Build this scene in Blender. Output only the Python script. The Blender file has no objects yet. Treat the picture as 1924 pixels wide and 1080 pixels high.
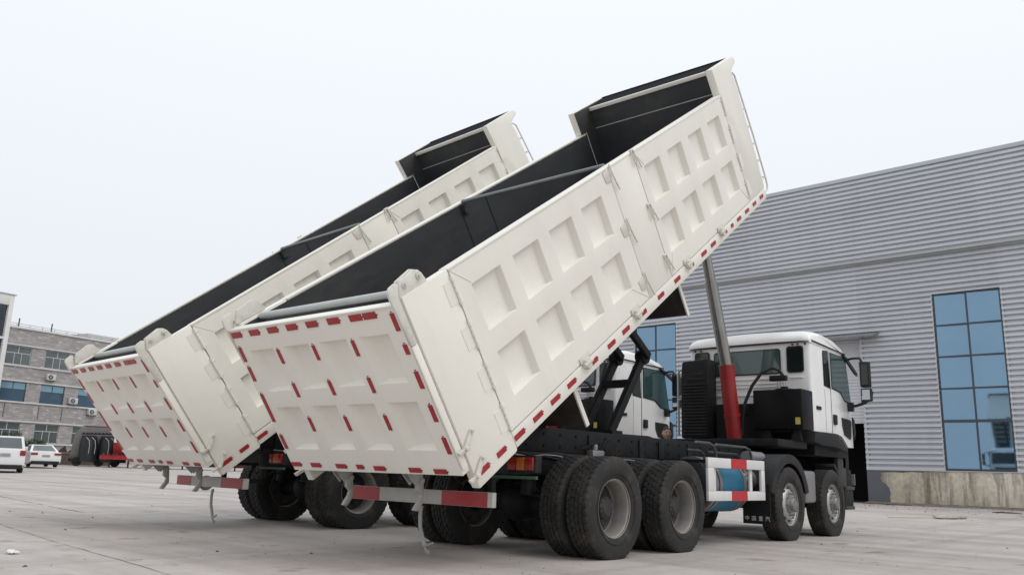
import bpy, bmesh, math, random
from mathutils import Vector, Matrix
R = math.radians
random.seed(7)
scene = bpy.context.scene
col = scene.collection

# ------------------------------------------------------------------ camera
CAM = Vector((6.342, -7.690, 0.863)); YAW = -0.70826; PITCH = 0.21904; ROLL = 0.03157; FPX = 1555.46
fw = Vector((math.sin(YAW)*math.cos(PITCH), math.cos(YAW)*math.cos(PITCH), math.sin(PITCH)))
rt = Vector((math.cos(YAW), -math.sin(YAW), 0)); up = rt.cross(fw)
rt2 = rt*math.cos(ROLL) + up*math.sin(ROLL); up2 = up*math.cos(ROLL) - rt*math.sin(ROLL)
cd = bpy.data.cameras.new('camera'); cam = bpy.data.objects.new('camera', cd); col.objects.link(cam)
cd.sensor_fit = 'HORIZONTAL'; cd.sensor_width = 36.0; cd.lens = FPX/1924*36.0
cd.clip_start = 0.1; cd.clip_end = 3000
m3 = Matrix((rt2, up2, -fw)).transposed()
cam.matrix_world = Matrix.Translation(CAM) @ m3.to_4x4()
scene.camera = cam

# ------------------------------------------------------------------ world, sun, exposure
SUN_EL, SUN_AZ = R(56), R(78)          # azimuth measured from +Y towards +X
w = bpy.data.worlds.new('World'); scene.world = w; w.use_nodes = True
nt = w.node_tree; bg = nt.nodes['Background']
sky = nt.nodes.new('ShaderNodeTexSky'); sky.sky_type = 'NISHITA'; sky.sun_disc = False
sky.sun_elevation = SUN_EL; sky.sun_rotation = SUN_AZ; sky.dust_density = 6.0; sky.air_density = 1.0
mx = nt.nodes.new('ShaderNodeMix'); mx.data_type = 'RGBA'; mx.inputs[0].default_value = 0.93
nt.links.new(sky.outputs[0], mx.inputs[6]); mx.inputs[7].default_value = (8.5, 8.86, 9.32, 1)   # even overcast cloud
tcw = nt.nodes.new('ShaderNodeTexCoord'); spw = nt.nodes.new('ShaderNodeSeparateXYZ'); nt.links.new(tcw.outputs['Generated'], spw.inputs[0])
mr = nt.nodes.new('ShaderNodeMapRange'); mr.inputs[1].default_value = 0.0; mr.inputs[2].default_value = 1.0; mr.inputs[3].default_value = 0.85; mr.inputs[4].default_value = 1.16   # overcast: brighter overhead
nt.links.new(spw.outputs[2], mr.inputs[0]); vm = nt.nodes.new('ShaderNodeVectorMath'); vm.operation = 'SCALE'
nt.links.new(mx.outputs[2], vm.inputs[0]); nt.links.new(mr.outputs[0], vm.inputs['Scale'])
nt.links.new(vm.outputs[0], bg.inputs[0]); bg.inputs[1].default_value = 0.1
sd = bpy.data.lights.new('sun', 'SUN'); sd.energy = 0.7; sd.angle = R(28); sd.color = (1.0, 0.96, 0.9)
so = bpy.data.objects.new('sun', sd); col.objects.link(so)
sdir = Vector((math.cos(SUN_EL)*math.sin(SUN_AZ), math.cos(SUN_EL)*math.cos(SUN_AZ), math.sin(SUN_EL)))
so.rotation_euler = sdir.to_track_quat('Z', 'Y').to_euler(); so.location = (20, 0, 40)
vs = scene.view_settings; vs.view_transform = 'Standard'; vs.look = 'None'; vs.gamma = 1; vs.exposure = 0.2; vs.use_curve_mapping = False
scene.render.engine = 'CYCLES'; scene.cycles.use_denoising = True; scene.cycles.max_bounces = 8

# ------------------------------------------------------------------ materials
MATS = {}
def mat(name, c, rough=0.5, metal=0.0, var=0.06, vscale=3.0, bump=0.0, bscale=40.0, c2=None, dirt=0.0, dscale=1.2, stretch=(1, 1, 1), spec=0.5, coat=0.0, dstretch=(1, 1, 1), objvar=0.0, bdist=0.01):
    if name in MATS: return MATS[name]
    m = bpy.data.materials.new(name); m.use_nodes = True; n = m.node_tree; b = n.nodes['Principled BSDF']
    b.inputs['Roughness'].default_value = rough; b.inputs['Metallic'].default_value = metal
    b.inputs['Specular IOR Level'].default_value = spec
    if coat: b.inputs['Coat Weight'].default_value = coat; b.inputs['Coat Roughness'].default_value = 0.15
    tc = n.nodes.new('ShaderNodeTexCoord'); mp = n.nodes.new('ShaderNodeMapping'); mp.inputs['Scale'].default_value = stretch
    n.links.new(tc.outputs['Object'], mp.inputs[0])
    nz = n.nodes.new('ShaderNodeTexNoise'); nz.inputs['Scale'].default_value = vscale; nz.inputs['Detail'].default_value = 6; nz.inputs['Roughness'].default_value = 0.6
    n.links.new(mp.outputs[0], nz.inputs['Vector'])
    rp = n.nodes.new('ShaderNodeValToRGB'); rp.color_ramp.elements[0].position = 0.3; rp.color_ramp.elements[1].position = 0.7
    k = 1-var*2
    rp.color_ramp.elements[0].color = (*( [x*k for x in c] if c2 is None else c2), 1); rp.color_ramp.elements[1].color = (*c, 1)
    n.links.new(nz.outputs[0], rp.inputs[0]); out = rp.outputs[0]
    if dirt:
        d = n.nodes.new('ShaderNodeTexNoise'); d.inputs['Scale'].default_value = dscale; d.inputs['Detail'].default_value = 9; d.inputs['Roughness'].default_value = 0.72
        dm = n.nodes.new('ShaderNodeMapping'); dm.inputs['Scale'].default_value = dstretch
        n.links.new(tc.outputs['Object'], dm.inputs[0]); n.links.new(dm.outputs[0], d.inputs['Vector'])
        dr = n.nodes.new('ShaderNodeValToRGB'); dr.color_ramp.elements[0].position = 0.5; dr.color_ramp.elements[1].position = 0.78
        dr.color_ramp.elements[1].color = (dirt, dirt, dirt, 1)
        n.links.new(d.outputs[0], dr.inputs[0])
        mm = n.nodes.new('ShaderNodeMix'); mm.data_type = 'RGBA'; mm.inputs[7].default_value = (0.26, 0.21, 0.16, 1)
        n.links.new(dr.outputs[0], mm.inputs[0]); n.links.new(out, mm.inputs[6]); out = mm.outputs[2]
    if objvar:
        oi = n.nodes.new('ShaderNodeObjectInfo'); om = n.nodes.new('ShaderNodeMapRange'); om.inputs[3].default_value = 1-objvar; om.inputs[4].default_value = 1+objvar*.4
        n.links.new(oi.outputs['Random'], om.inputs[0]); sc = n.nodes.new('ShaderNodeVectorMath'); sc.operation = 'SCALE'
        n.links.new(out, sc.inputs[0]); n.links.new(om.outputs[0], sc.inputs['Scale']); out = sc.outputs[0]
    n.links.new(out, b.inputs['Base Color'])
    ra = n.nodes.new('ShaderNodeMapRange'); ra.inputs[3].default_value = max(0.02, rough-0.08) if rough > .15 else rough*.8; ra.inputs[4].default_value = min(1, rough+0.1) if rough > .15 else rough*1.2
    n.links.new(nz.outputs[0], ra.inputs[0]); n.links.new(ra.outputs[0], b.inputs['Roughness'])
    if bump:
        nb = n.nodes.new('ShaderNodeTexNoise'); nb.inputs['Scale'].default_value = bscale; nb.inputs['Detail'].default_value = 5
        n.links.new(tc.outputs['Object'], nb.inputs['Vector'])
        bp = n.nodes.new('ShaderNodeBump'); bp.inputs['Strength'].default_value = bump; bp.inputs['Distance'].default_value = bdist
        n.links.new(nb.outputs[0], bp.inputs['Height']); n.links.new(bp.outputs[0], b.inputs['Normal'])
    MATS[name] = m; return m
CREAM = mat('cream_paint', (0.84, 0.81, 0.735), 0.40, var=0.02, vscale=0.8, dirt=0.08, dscale=2.6, dstretch=(1.6, 1.6, 0.3), bump=0.45, bscale=1.6, bdist=0.02)
CREAM2 = mat('cream_steel_hardware', (0.70, 0.68, 0.615), 0.45, var=0.05, vscale=14, dirt=0.35, dscale=9)
MUDP = mat('dull_brown_plate', (.045,.038,.034), .7, var=.15, vscale=3, dirt=.3)
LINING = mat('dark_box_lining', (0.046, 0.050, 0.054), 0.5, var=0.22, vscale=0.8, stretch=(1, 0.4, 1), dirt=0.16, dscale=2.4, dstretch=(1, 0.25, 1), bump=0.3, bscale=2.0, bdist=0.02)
CAPM = mat('matt_black_cap', (.018,.019,.021), .9, var=.1, spec=.1)
HOOK = mat('cast_hook', (0.42, 0.415, 0.39), 0.5, var=0.12, vscale=12, dirt=0.5, dscale=9)
WHITE = mat('white_cab_paint', (0.88, 0.875, 0.86), 0.25, var=0.015, vscale=1.2, coat=0.6, dirt=0.12, dscale=2.5)
BLACK = mat('black_frame_paint', (0.016, 0.017, 0.019), 0.55, var=0.15, vscale=5, dirt=0.09, dscale=4, spec=0.22)
PLASTIC = mat('dark_grey_plastic', (0.026, 0.027, 0.029), 0.55, var=0.1, vscale=4, dirt=0.12, dscale=3, spec=0.25)
RUBBER = mat('tyre_rubber', (0.023, 0.022, 0.021), 0.8, var=0.15, vscale=6, dirt=0.24, dscale=5, bump=0.1, bscale=60)
RIMW = mat('worn_rim_steel', (0.34, 0.32, 0.30), 0.45, metal=0.3, var=0.15, vscale=7, dirt=0.75, dscale=6)
RIMD = mat('dark_hub', (0.032, 0.031, 0.030), 0.55, var=0.1, vscale=7, dirt=0.22, dscale=8)
ALLOY = mat('silver_front_rim', (0.50, 0.50, 0.49), 0.38, metal=0.7, var=0.08, vscale=10, dirt=0.35, dscale=7)
RED = mat('red_reflective_tape', (0.40, 0.016, 0.024), 0.32, var=0.12, vscale=70, dirt=0.2, dscale=12)
REDP = mat('red_paint', (0.36, 0.018, 0.02), 0.4, var=0.08, vscale=4, dirt=0.15, dscale=4)
CHROME = mat('hydraulic_steel', (0.42, 0.42, 0.40), 0.28, metal=0.9, var=0.1, vscale=4)
GALV = mat('galvanised_pipe', (0.50, 0.53, 0.52), 0.4, metal=0.15, var=0.06, vscale=6)
BLUE = mat('blue_tank_paint', (0.022, 0.20, 0.34), 0.45, var=0.06, vscale=4, dirt=0.2, dscale=4)
GREYT = mat('grey_tank', (0.30, 0.30, 0.31), 0.4, metal=0.4, var=0.06, vscale=4, dirt=0.2)
GLASSD = mat('dark_glass', (0.012, 0.018, 0.018), 0.06, var=0.02, spec=0.9)
GLASSG = mat('teal_glass', (0.035, 0.075, 0.075), 0.05, var=0.05, vscale=1, spec=0.9)
SEAM = mat('dark_seam', (0.03, 0.03, 0.028), 0.8, var=0.1)
LAMP = mat('tail_lamp_red', (0.30, 0.02, 0.015), 0.25, var=0.1, vscale=20)
LAMPO = mat('tail_lamp_orange', (0.5, 0.13, 0.02), 0.25, var=0.1, vscale=20)
YELL = mat('yellow_tag', (0.6, 0.5, 0.12), 0.5, var=0.1, vscale=30)
MIRR = mat('mirror_glass', (0.6, 0.63, 0.66), 0.05, metal=1.0, var=0.02)
WTXT = mat('white_lettering', (0.75, 0.75, 0.73), 0.6, var=0.1, vscale=30)

# ------------------------------------------------------------------ mesh builder
class MB:
    def __init__(s): s.v = []; s.f = []; s.m = []
    def add(s, vs, fs, mi=0):
        o = len(s.v); s.v += [tuple(p) for p in vs]
        for f in fs: s.f.append([o+i for i in f]); s.m.append(mi)
        return s
    def box(s, x0, x1, y0, y1, z0, z1, mi=0):
        return s.add([(x0,y0,z0),(x1,y0,z0),(x1,y1,z0),(x0,y1,z0),(x0,y0,z1),(x1,y0,z1),(x1,y1,z1),(x0,y1,z1)],
              [(0,3,2,1),(4,5,6,7),(0,1,5,4),(1,2,6,5),(2,3,7,6),(3,0,4,7)], mi)
    def prism(s, poly, c0, c1, axis='x', mi=0):
        def P(a, b, c): return (c,a,b) if axis == 'x' else ((a,c,b) if axis == 'y' else (a,b,c))
        n = len(poly)
        return s.add([P(a,b,c0) for a,b in poly]+[P(a,b,c1) for a,b in poly],
              [tuple(range(n)), tuple(range(2*n-1, n-1, -1))]+[(i,(i+1)%n,n+(i+1)%n,n+i) for i in range(n)], mi)
    def loft(s, rings, mi=0, caps=True, closed=True):
        n = len(rings[0]); vs = [p for r in rings for p in r]; fs = []
        for k in range(len(rings)-1):
            for i in range(n if closed else n-1):
                j = (i+1) % n; fs.append((k*n+i, k*n+j, (k+1)*n+j, (k+1)*n+i))
        if caps: fs += [tuple(range(n-1,-1,-1)), tuple(range((len(rings)-1)*n, len(rings)*n))]
        return s.add(vs, fs, mi)
    def cyl(s, p0, p1, r0, r1=None, n=16, mi=0, caps=True):
        p0, p1 = Vector(p0), Vector(p1); r1 = r0 if r1 is None else r1
        d = (p1-p0).normalized(); a = d.orthogonal().normalized(); b = d.cross(a)
        ring = lambda p, r: [p+(a*math.cos(2*math.pi*i/n)+b*math.sin(2*math.pi*i/n))*r for i in range(n)]
        return s.loft([ring(p0,r0), ring(p1,r1)], mi, caps)
    def tube(s, path, r, n=8, mi=0):
        path = [Vector(p) for p in path]; rings = []; a = None
        for i, p in enumerate(path):
            d = (path[min(i+1,len(path)-1)]-path[max(i-1,0)]).normalized()
            a = d.orthogonal().normalized() if a is None else (a-d*a.dot(d)).normalized()
            b = d.cross(a); rings.append([p+(a*math.cos(2*math.pi*k/n)+b*math.sin(2*math.pi*k/n))*r for k in range(n)])
        return s.loft(rings, mi)
    def bar(s, p0, p1, wx, wz, mi=0):
        p0, p1 = Vector(p0), Vector(p1); d = (p1-p0).normalized()
        a = Vector((1,0,0)); a = a-d*a.dot(d)
        if a.length < 0.1: a = Vector((0,1,0))-d*d.y
        a.normalize(); b = d.cross(a)
        r = lambda p: [p+a*wx/2+b*wz/2, p-a*wx/2+b*wz/2, p-a*wx/2-b*wz/2, p+a*wx/2-b*wz/2]
        return s.loft([r(p0), r(p1)], mi)
    def lathe(s, prof, n=32, mi=0, c=(0,0,0)):      # around local X: prof = [(radius, x)]
        rings = [[(c[0]+x, c[1]+r*math.cos(2*math.pi*i/n), c[2]+r*math.sin(2*math.pi*i/n)) for i in range(n)] for r, x in prof]
        return s.loft(rings, mi, caps=False)
    def panel(s, us, ws, cells, dep, slope, P, T, mi=0):   # pressed panel, P(u,w,depth)
        for i in range(len(us)-1):
            for j in range(len(ws)-1):
                a,b,c,d = us[i],us[i+1],ws[j],ws[j+1]
                if (i,j) in cells:
                    k0,k1,k2,k3 = slope; o = [P(a,c,0),P(b,c,0),P(b,d,0),P(a,d,0)]; q = [P(a+k0,c+k2,dep),P(b-k1,c+k2,dep),P(b-k1,d-k3,dep),P(a+k0,d-k3,dep)]
                    s.add(o+q, [(0,1,5,4),(1,2,6,5),(2,3,7,6),(3,0,4,7),(4,5,6,7)], mi)
                else: s.add([P(a,c,0),P(b,c,0),P(b,d,0),P(a,d,0)], [(0,1,2,3)], mi)
        a,b,c,d = us[0],us[-1],ws[0],ws[-1]
        s.add([P(a,c,0),P(b,c,0),P(b,d,0),P(a,d,0),P(a,c,T),P(b,c,T),P(b,d,T),P(a,d,T)], [(0,1,5,4),(1,2,6,5),(2,3,7,6),(3,0,4,7),(4,5,6,7)], mi)
        return s
    def mesh(s, name, mats, bevel=0, angle=35, recalc=True):
        me = bpy.data.meshes.new(name); bm = bmesh.new()
        vs = [bm.verts.new(p) for p in s.v]
        for f, mi in zip(s.f, s.m):
            try: q = bm.faces.new([vs[i] for i in f]); q.material_index = mi; q.smooth = True
            except ValueError: pass
        bmesh.ops.remove_doubles(bm, verts=bm.verts, dist=0.0004)
        if recalc: bmesh.ops.recalc_face_normals(bm, faces=bm.faces)
        if bevel:
            es = [e for e in bm.edges if len(e.link_faces) == 2 and e.calc_face_angle(0) > R(30)]
            bmesh.ops.bevel(bm, geom=es, offset=bevel, segments=2, affect='EDGES', profile=0.5, clamp_overlap=True)
            for f in bm.faces: f.smooth = True
        bm.to_mesh(me); bm.free()
        for m in (mats if isinstance(mats, (list, tuple)) else [mats]): me.materials.append(m)
        me.set_sharp_from_angle(angle=R(angle))
        return me
    def build(s, name, mats, parent=None, loc=None, rot=None, bevel=0, angle=35):
        return inst(name, s.mesh(name, mats, bevel, angle), parent, loc, rot)
def inst(name, me, parent=None, loc=None, rot=None, scale=None):
    o = bpy.data.objects.new(name, me); col.objects.link(o)
    if parent: o.parent = parent
    if loc: o.location = loc
    if rot: o.rotation_euler = rot
    if scale: o.scale = scale
    return o
def tag(o, label=None, cat=None, group=None, kind=None):
    for k, v in (('label', label), ('category', cat), ('group', group), ('kind', kind)):
        if v: o[k] = v
    return o
def empty(name, loc, rz=0, label=None, cat=None, group=None):
    o = bpy.data.objects.new(name, None); col.objects.link(o); o.location = loc; o.rotation_euler = (0,0,rz); o.empty_display_size = 0.3
    return tag(o, label, cat, group)
CACHE = {}
def shared(key, fn):
    if key not in CACHE: CACHE[key] = fn()
    return CACHE[key]

# ------------------------------------------------------------------ ground
def gh(x, y):
    t = (x-6.3)*-0.94+(y+7.7)*0.34 - 47
    return 0.0 if t < -12 else 0.009*(math.log(1+math.exp(t/3))*3 if t < 60 else t)
def ground():
    xs = [-700,-400,-250,-180,-140,-120]+[-110+4*i for i in range(45)]+[80,110,160,300,700]
    ys = [-500,-250,-120,-70]+[-50+5*i for i in range(36)]+[140,180,260,400,800]
    mb = MB(); n = len(ys)
    mb.add([(x,y,gh(max(x,-130),min(max(y,-60),90))) for x in xs for y in ys], [(i*n+j,(i+1)*n+j,(i+1)*n+j+1,i*n+j+1) for i in range(len(xs)-1) for j in range(n-1)])
    m = bpy.data.materials.new('yard_concrete'); m.use_nodes = True; t = m.node_tree; b = t.nodes['Principled BSDF']
    tc = t.nodes.new('ShaderNodeTexCoord')
    def noise(scale, stretch, rot=0, detail=8, rough=.6):
        mp = t.nodes.new('ShaderNodeMapping'); mp.inputs['Scale'].default_value = stretch; mp.inputs['Rotation'].default_value = (0,0,rot)
        nz = t.nodes.new('ShaderNodeTexNoise'); nz.inputs['Scale'].default_value = scale; nz.inputs['Detail'].default_value = detail; nz.inputs['Roughness'].default_value = rough
        t.links.new(tc.outputs['Object'], mp.inputs[0]); t.links.new(mp.outputs[0], nz.inputs['Vector']); return nz.outputs[0]
    def ramp(src, p0, p1, c0, c1):
        r = t.nodes.new('ShaderNodeValToRGB'); r.color_ramp.elements[0].position = p0; r.color_ramp.elements[1].position = p1
        r.color_ramp.elements[0].color = (*c0,1); r.color_ramp.elements[1].color = (*c1,1); t.links.new(src, r.inputs[0]); return r.outputs[0]
    def mul(a, bb, f=1.0):
        x = t.nodes.new('ShaderNodeMix'); x.data_type = 'RGBA'; x.blend_type = 'MULTIPLY'; x.inputs[0].default_value = f
        t.links.new(a, x.inputs[6]); t.links.new(bb, x.inputs[7]); return x.outputs[2]
    base = ramp(noise(0.22,(1,1,1)), .3, .7, (.45,.412,.385), (.545,.505,.475))
    tracks = ramp(noise(0.55,(0.10,1.6,1),-0.15), .36, .56, (.76,.74,.73), (1,1,1))
    tracks2 = ramp(noise(0.8,(1.4,0.07,1),0.35,6), .36, .5, (.86,.85,.85), (1,1,1))
    fine = ramp(noise(5.0,(1,1,1),0,10,.75), .3, .7, (.86,.86,.86), (1.06,1.06,1.06))
    spots = ramp(noise(1.6,(1,1,1),0.4,4,.5), .30, .38, (.66,.63,.62), (1,1,1))
    speck = ramp(noise(34.0,(1,1,1),0,3,.6), .27, .38, (.72,.7,.68), (1,1,1))
    cc = mul(mul(mul(mul(mul(base,tracks),tracks2),fine),spots),speck)
    t.links.new(cc, b.inputs['Base Color']); b.inputs['Roughness'].default_value = .75; b.inputs['Specular IOR Level'].default_value = .35
    bp = t.nodes.new('ShaderNodeBump'); bp.inputs['Strength'].default_value = .25; bp.inputs['Distance'].default_value = .01
    t.links.new(noise(30,(1,1,1),0,6,.7), bp.inputs['Height']); t.links.new(bp.outputs[0], b.inputs['Normal'])
    g = mb.build('ground', m); tag(g, 'pale worn concrete yard with faint tyre marks', kind='structure')
    jm = mat('joint_tar', (.10,.095,.09), .8, var=.2, vscale=6)
    def joint(p0, p1, wd, seed):
        rnd = random.Random(seed); p0, p1 = Vector((*p0,0)), Vector((*p1,0)); d = p1-p0; L = d.length; d.normalize(); nn = Vector((-d.y,d.x,0))
        k = max(6, int(L/0.25)); A = []; Bv = []; off = 0
        for i in range(k+1):
            off = off*.9+rnd.uniform(-.012,.012); ww = wd*rnd.uniform(.25,1.25); p = p0+d*L*i/k+nn*off
            A.append(p+nn*ww/2); Bv.append(p-nn*ww/2)
        mbj = MB(); z = .004; vs = [(q.x,q.y,gh(q.x,q.y)+z) for q in A+Bv]
        mbj.add(vs, [(i,i+1,k+2+i,k+1+i) for i in range(k)])
        return mbj.build('expansion_joint', jm, g)
    joint((-7.2,-3.3),(4,-4.75),.010,1); joint((-12,-3.0),(-5.8,-3.47),.012,2)
    joint((-5.83,-3.47),(-1.0,8.3),.010,3); joint((-0.5,3.1),(9,4.9),.012,4); joint((-20,6.2),(12,3.9),.010,5)
    joint((3.2,-2.2),(9.5,17),.012,6); joint((-3,14.6),(14,12.6),.012,7); joint((-9,-12),(-24,14),.014,8); joint((-40,3),(-8,-1.5),.02,9)
    return g
GROUND = ground()

# ------------------------------------------------------------------ warehouse
def corr(mb, s0, s1, z0, z1, period=0.232, dep=0.13, y=0.0, mi=0, zref=0.0):
    prof = []; k = math.floor((z0-zref)/period)
    pts = ((0.0,0.0),(0.40,0.0),(0.46,1.0),(0.95,1.0))
    zz = []
    while zref+k*period < z1:
        for f, d in pts:
            z = zref+(k+f)*period
            if z0 <= z <= z1: zz.append((z, y-dep*d))
        k += 1
    zz = [(z0, zz[0][1])]+zz+[(z1, zz[-1][1])]
    n = len(zz)
    mb.add([(s0,yy,z) for z,yy in zz]+[(s1,yy,z) for z,yy in zz], [(i,i+1,n+i+1,n+i) for i in range(n-1)], mi)
CLAD = mat('galvanised_cladding', (.60,.615,.65), .45, metal=.12, var=.06, vscale=.5, dirt=.14, dscale=1.1, dstretch=(1.6,1,.18), stretch=(.3,1,2.5), objvar=.07)
TRIM = mat('grey_trim', (.50,.52,.53), .5, metal=.2, var=.05, vscale=1)
FRAMEW = mat('dark_window_frame', (.045,.06,.075), .45, var=.05)
GLASSB = mat('blue_reflective_glass', (.205,.325,.44), .03, metal=.92, var=.04, vscale=.5, dirt=.10, dscale=.8, bump=.06, bscale=.6, bdist=.01)
def plinth_mat():
    m = bpy.data.materials.new('stained_plinth'); m.use_nodes = True; t = m.node_tree; b = t.nodes['Principled BSDF']
    tc = t.nodes.new('ShaderNodeTexCoord')
    def noise(scale, stretch, detail=8, rough=.65):
        mp = t.nodes.new('ShaderNodeMapping'); mp.inputs['Scale'].default_value = stretch
        nz = t.nodes.new('ShaderNodeTexNoise'); nz.inputs['Scale'].default_value = scale; nz.inputs['Detail'].default_value = detail; nz.inputs['Roughness'].default_value = rough
        t.links.new(tc.outputs['Object'], mp.inputs[0]); t.links.new(mp.outputs[0], nz.inputs['Vector']); return nz.outputs[0]
    def ramp(src, *els):
        r = t.nodes.new('ShaderNodeValToRGB'); e = r.color_ramp.elements
        e[0].position, e[0].color = els[0][0], (*els[0][1],1); e[1].position, e[1].color = els[-1][0], (*els[-1][1],1)
        for p, c in els[1:-1]: q = e.new(p); q.color = (*c,1)
        t.links.new(src, r.inputs[0]); return r.outputs[0]
    def mul(a, bb):
        x = t.nodes.new('ShaderNodeMix'); x.data_type = 'RGBA'; x.blend_type = 'MULTIPLY'; x.inputs[0].default_value = 1
        t.links.new(a, x.inputs[6]); t.links.new(bb, x.inputs[7]); return x.outputs[2]
    a = ramp(noise(.35,(1,1,.6)), (.36,(.27,.235,.21)), (.5,(.55,.485,.385)), (.65,(.68,.615,.52)))
    s = ramp(noise(3.2,(1,1,.10)), (.36,(.45,.42,.40)), (.52,(1,1,1)), (.7,(1.15,1.12,1.06)))
    f = ramp(noise(6,(1,1,1),9,.75), (.3,(.7,.68,.66)), (.6,(1.05,1.05,1.05)))
    t.links.new(mul(mul(a,s),f), b.inputs['Base Color']); b.inputs['Roughness'].default_value = .85
    bp = t.nodes.new('ShaderNodeBump'); bp.inputs['Strength'].default_value = .5; bp.inputs['Distance'].default_value = .02
    t.links.new(noise(9,(1,1,1)), bp.inputs['Height']); t.links.new(bp.outputs[0], b.inputs['Normal'])
    return m
def warehouse():
    root = empty('warehouse', (-5.2,32.2,0), R(-2), 'grey corrugated metal warehouse with tall blue windows and stained concrete plinth', 'warehouse')
    PL = plinth_mat(); S0, S1 = -33, 42
    wins = [(-13.55,-10.85), (2.30,5.0), (18.5,21.2)]; Z0, Z1 = 1.50, 9.2; DZ = 7.5; D0, D1 = -7.3, -1.0
    segs = []; c = S0                                       # cladding round the openings
    for a, b in sorted(wins+[(D0,D1)]):
        segs.append((c,a,Z0,11.3)); segs.append((a,b,Z1 if (a,b) != (D0,D1) else DZ,11.3)); c = b
    segs.append((c,S1,Z0,11.3))
    for a, b, z0, z1 in segs:
        nsh = max(1, round((b-a)/5.5))
        for q in range(nsh):
            mb = MB(); corr(mb, a+(b-a)*q/nsh, a+(b-a)*(q+1)/nsh+(.03 if q < nsh-1 else 0), z0, z1, y=-.004*(q % 2)); mb.build('cladding_sheet', CLAD, root, angle=20)
    for q in range(14):
        mb = MB(); corr(mb, S0+(S1-S0)*q/14, S0+(S1-S0)*(q+1)/14+(.03 if q < 13 else 0), 11.14,15.17,y=-.38-.004*(q % 2)); mb.build('fascia_sheet', CLAD, root, angle=20)
    MB().box(S0,S1,-.42,.1,11.06,11.14).build('fascia_soffit', TRIM, root)
    MB().box(S0-.05,S1,-.50,.25,15.17,15.35).build('roof_trim', TRIM, root)
    MB().prism([(.25,15.2),(9,16.9),(18,15.2)], S0,S1,'x').build('roof', TRIM, root)
    mb = MB(); corr(mb,0,18,0,15.2); mb.build('end_cladding', CLAD, root, loc=(S0,18,0), rot=(0,0,R(-90)), angle=20)
    MB().box(S0,S1,17.9,18,0,15.3).build('back_wall', TRIM, root)
    for a, b in ((S0,D0),(D1,S1)):
        MB().box(a,b,-.10,.2,-.3,1.46).build('plinth', PL, root, bevel=.01)
        MB().box(a,b,-.13,.0,1.462,1.50).build('plinth_flashing', TRIM, root)
    gp = mat('grey_wall_paint', (.115,.122,.135), .7, var=.06, vscale=2, bump=.2, bscale=20)
    poly = [(-1.0,1.458),(1.6,1.458),(1.35,1.40),(.9,1.415),(.55,1.37),(.1,1.39),(-.40,1.36),(-.37,1.22),(-.42,1.1),(-.36,.96),(-.2,.86),(-.08,.70),(-.02,.48),(-.07,.30),(-.05,.12),(-.12,.02),(-1.0,.02)]
    MB().prism(poly, -.105,-.08,'y').build('painted_patch', gp, root)
    pm = mat('plinth_crust', (.45,.42,.37), .85, var=.15, vscale=6)
    MB().prism([(4.05,1.45),(4.35,1.45),(4.3,.9),(4.25,.2),(4.18,.2),(4.2,.9)], -.106,-.08,'y').build('plaster_drip', pm, root)
    MB().box(D1-.0,D1+.12,-.09,.1,1.5,DZ).build('door_jamb', TRIM, root)
    # canopy, shutter, dark interior behind the opening
    cm = MB(); cm.prism([(-.85,7.42),(-.85,7.50),(0,7.72),(0,7.62)], D0-.6, D1+.9,'x'); cn = cm.build('canopy', mat('weathered_canopy', (.24,.245,.25), .6, var=.15, vscale=3, dirt=.4), root)
    rmb = MB()
    for i in range(46):
        s = D0-.6+i*.17; rmb.cyl((s,-.9,7.46),(s,-.02,7.70),.035,n=6)
    rmb.build('ridge', mat('canopy_edge', (.33,.335,.34), .6, var=.15, vscale=3, dirt=.4), cn)['kind'] = 'stuff'
    mb = MB(); corr(mb,D0,D1,3.57,DZ+.1,period=.15,dep=.03,y=.25); mb.build('roller_shutter', mat('pale_shutter', (.62,.63,.66), .4, var=.04, vscale=1, dirt=.1), root, angle=20)
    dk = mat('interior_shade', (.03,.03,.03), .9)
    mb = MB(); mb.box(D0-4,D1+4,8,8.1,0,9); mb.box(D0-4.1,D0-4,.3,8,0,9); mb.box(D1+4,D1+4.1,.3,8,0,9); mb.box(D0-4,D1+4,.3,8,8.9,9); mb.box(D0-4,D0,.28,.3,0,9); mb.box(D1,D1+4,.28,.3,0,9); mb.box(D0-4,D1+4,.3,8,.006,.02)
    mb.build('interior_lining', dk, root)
    # windows
    for a, b in wins:
        fm = MB(); y0, y1 = -.07, .06; z0, z1 = Z0+.02, Z1; t = .07
        fm.box(a,a+t,y0,y1,z0,z1); fm.box(b-t,b,y0,y1,z0,z1); fm.box(a+t,b-t,y0,y1,z1-t,z1); fm.box(a+t,b-t,y0,y1,z0,z0+t)
        win = fm.build('window', FRAMEW, root)
        om = MB(); q = .07
        om.box(a-q,a-.002,-.085,.0,z0-.02,z1+q); om.box(b+.002,b+q,-.085,.0,z0-.02,z1+q); om.box(a-.002,b+.002,-.085,.0,z1+.002,z1+q)
        om.build('surround', TRIM, win)
        mid = (a+b)/2; rows = [z0+t+f*(z1-z0-2*t) for f in (0,.265,.45,.635,.82,1)]
        MB().box(mid-.035,mid+.035,-.065,.05,z0+t,z1-t).build('mullion', FRAMEW, win)
        for z in rows[1:-1]:
            h = .06 if z == rows[1] else .035
            MB().box(a+t,b-t,-.068,.052,z-h,z+h).build('transom', FRAMEW, win)
        for i in range(5):
            for x0, x1 in ((a+t,mid-.035),(mid+.035,b-t)):
                tl = -.0295+random.uniform(-.0012,.0012); tz = random.uniform(-.0012,.0012)
                MB().add([(x0,tl,rows[i]),(x1,-tl,rows[i]),(x1,-tl+tz,rows[i+1]),(x0,tl+tz,rows[i+1])],[(0,1,2,3)]).build('pane', GLASSB, win)
    return root
warehouse()

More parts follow.
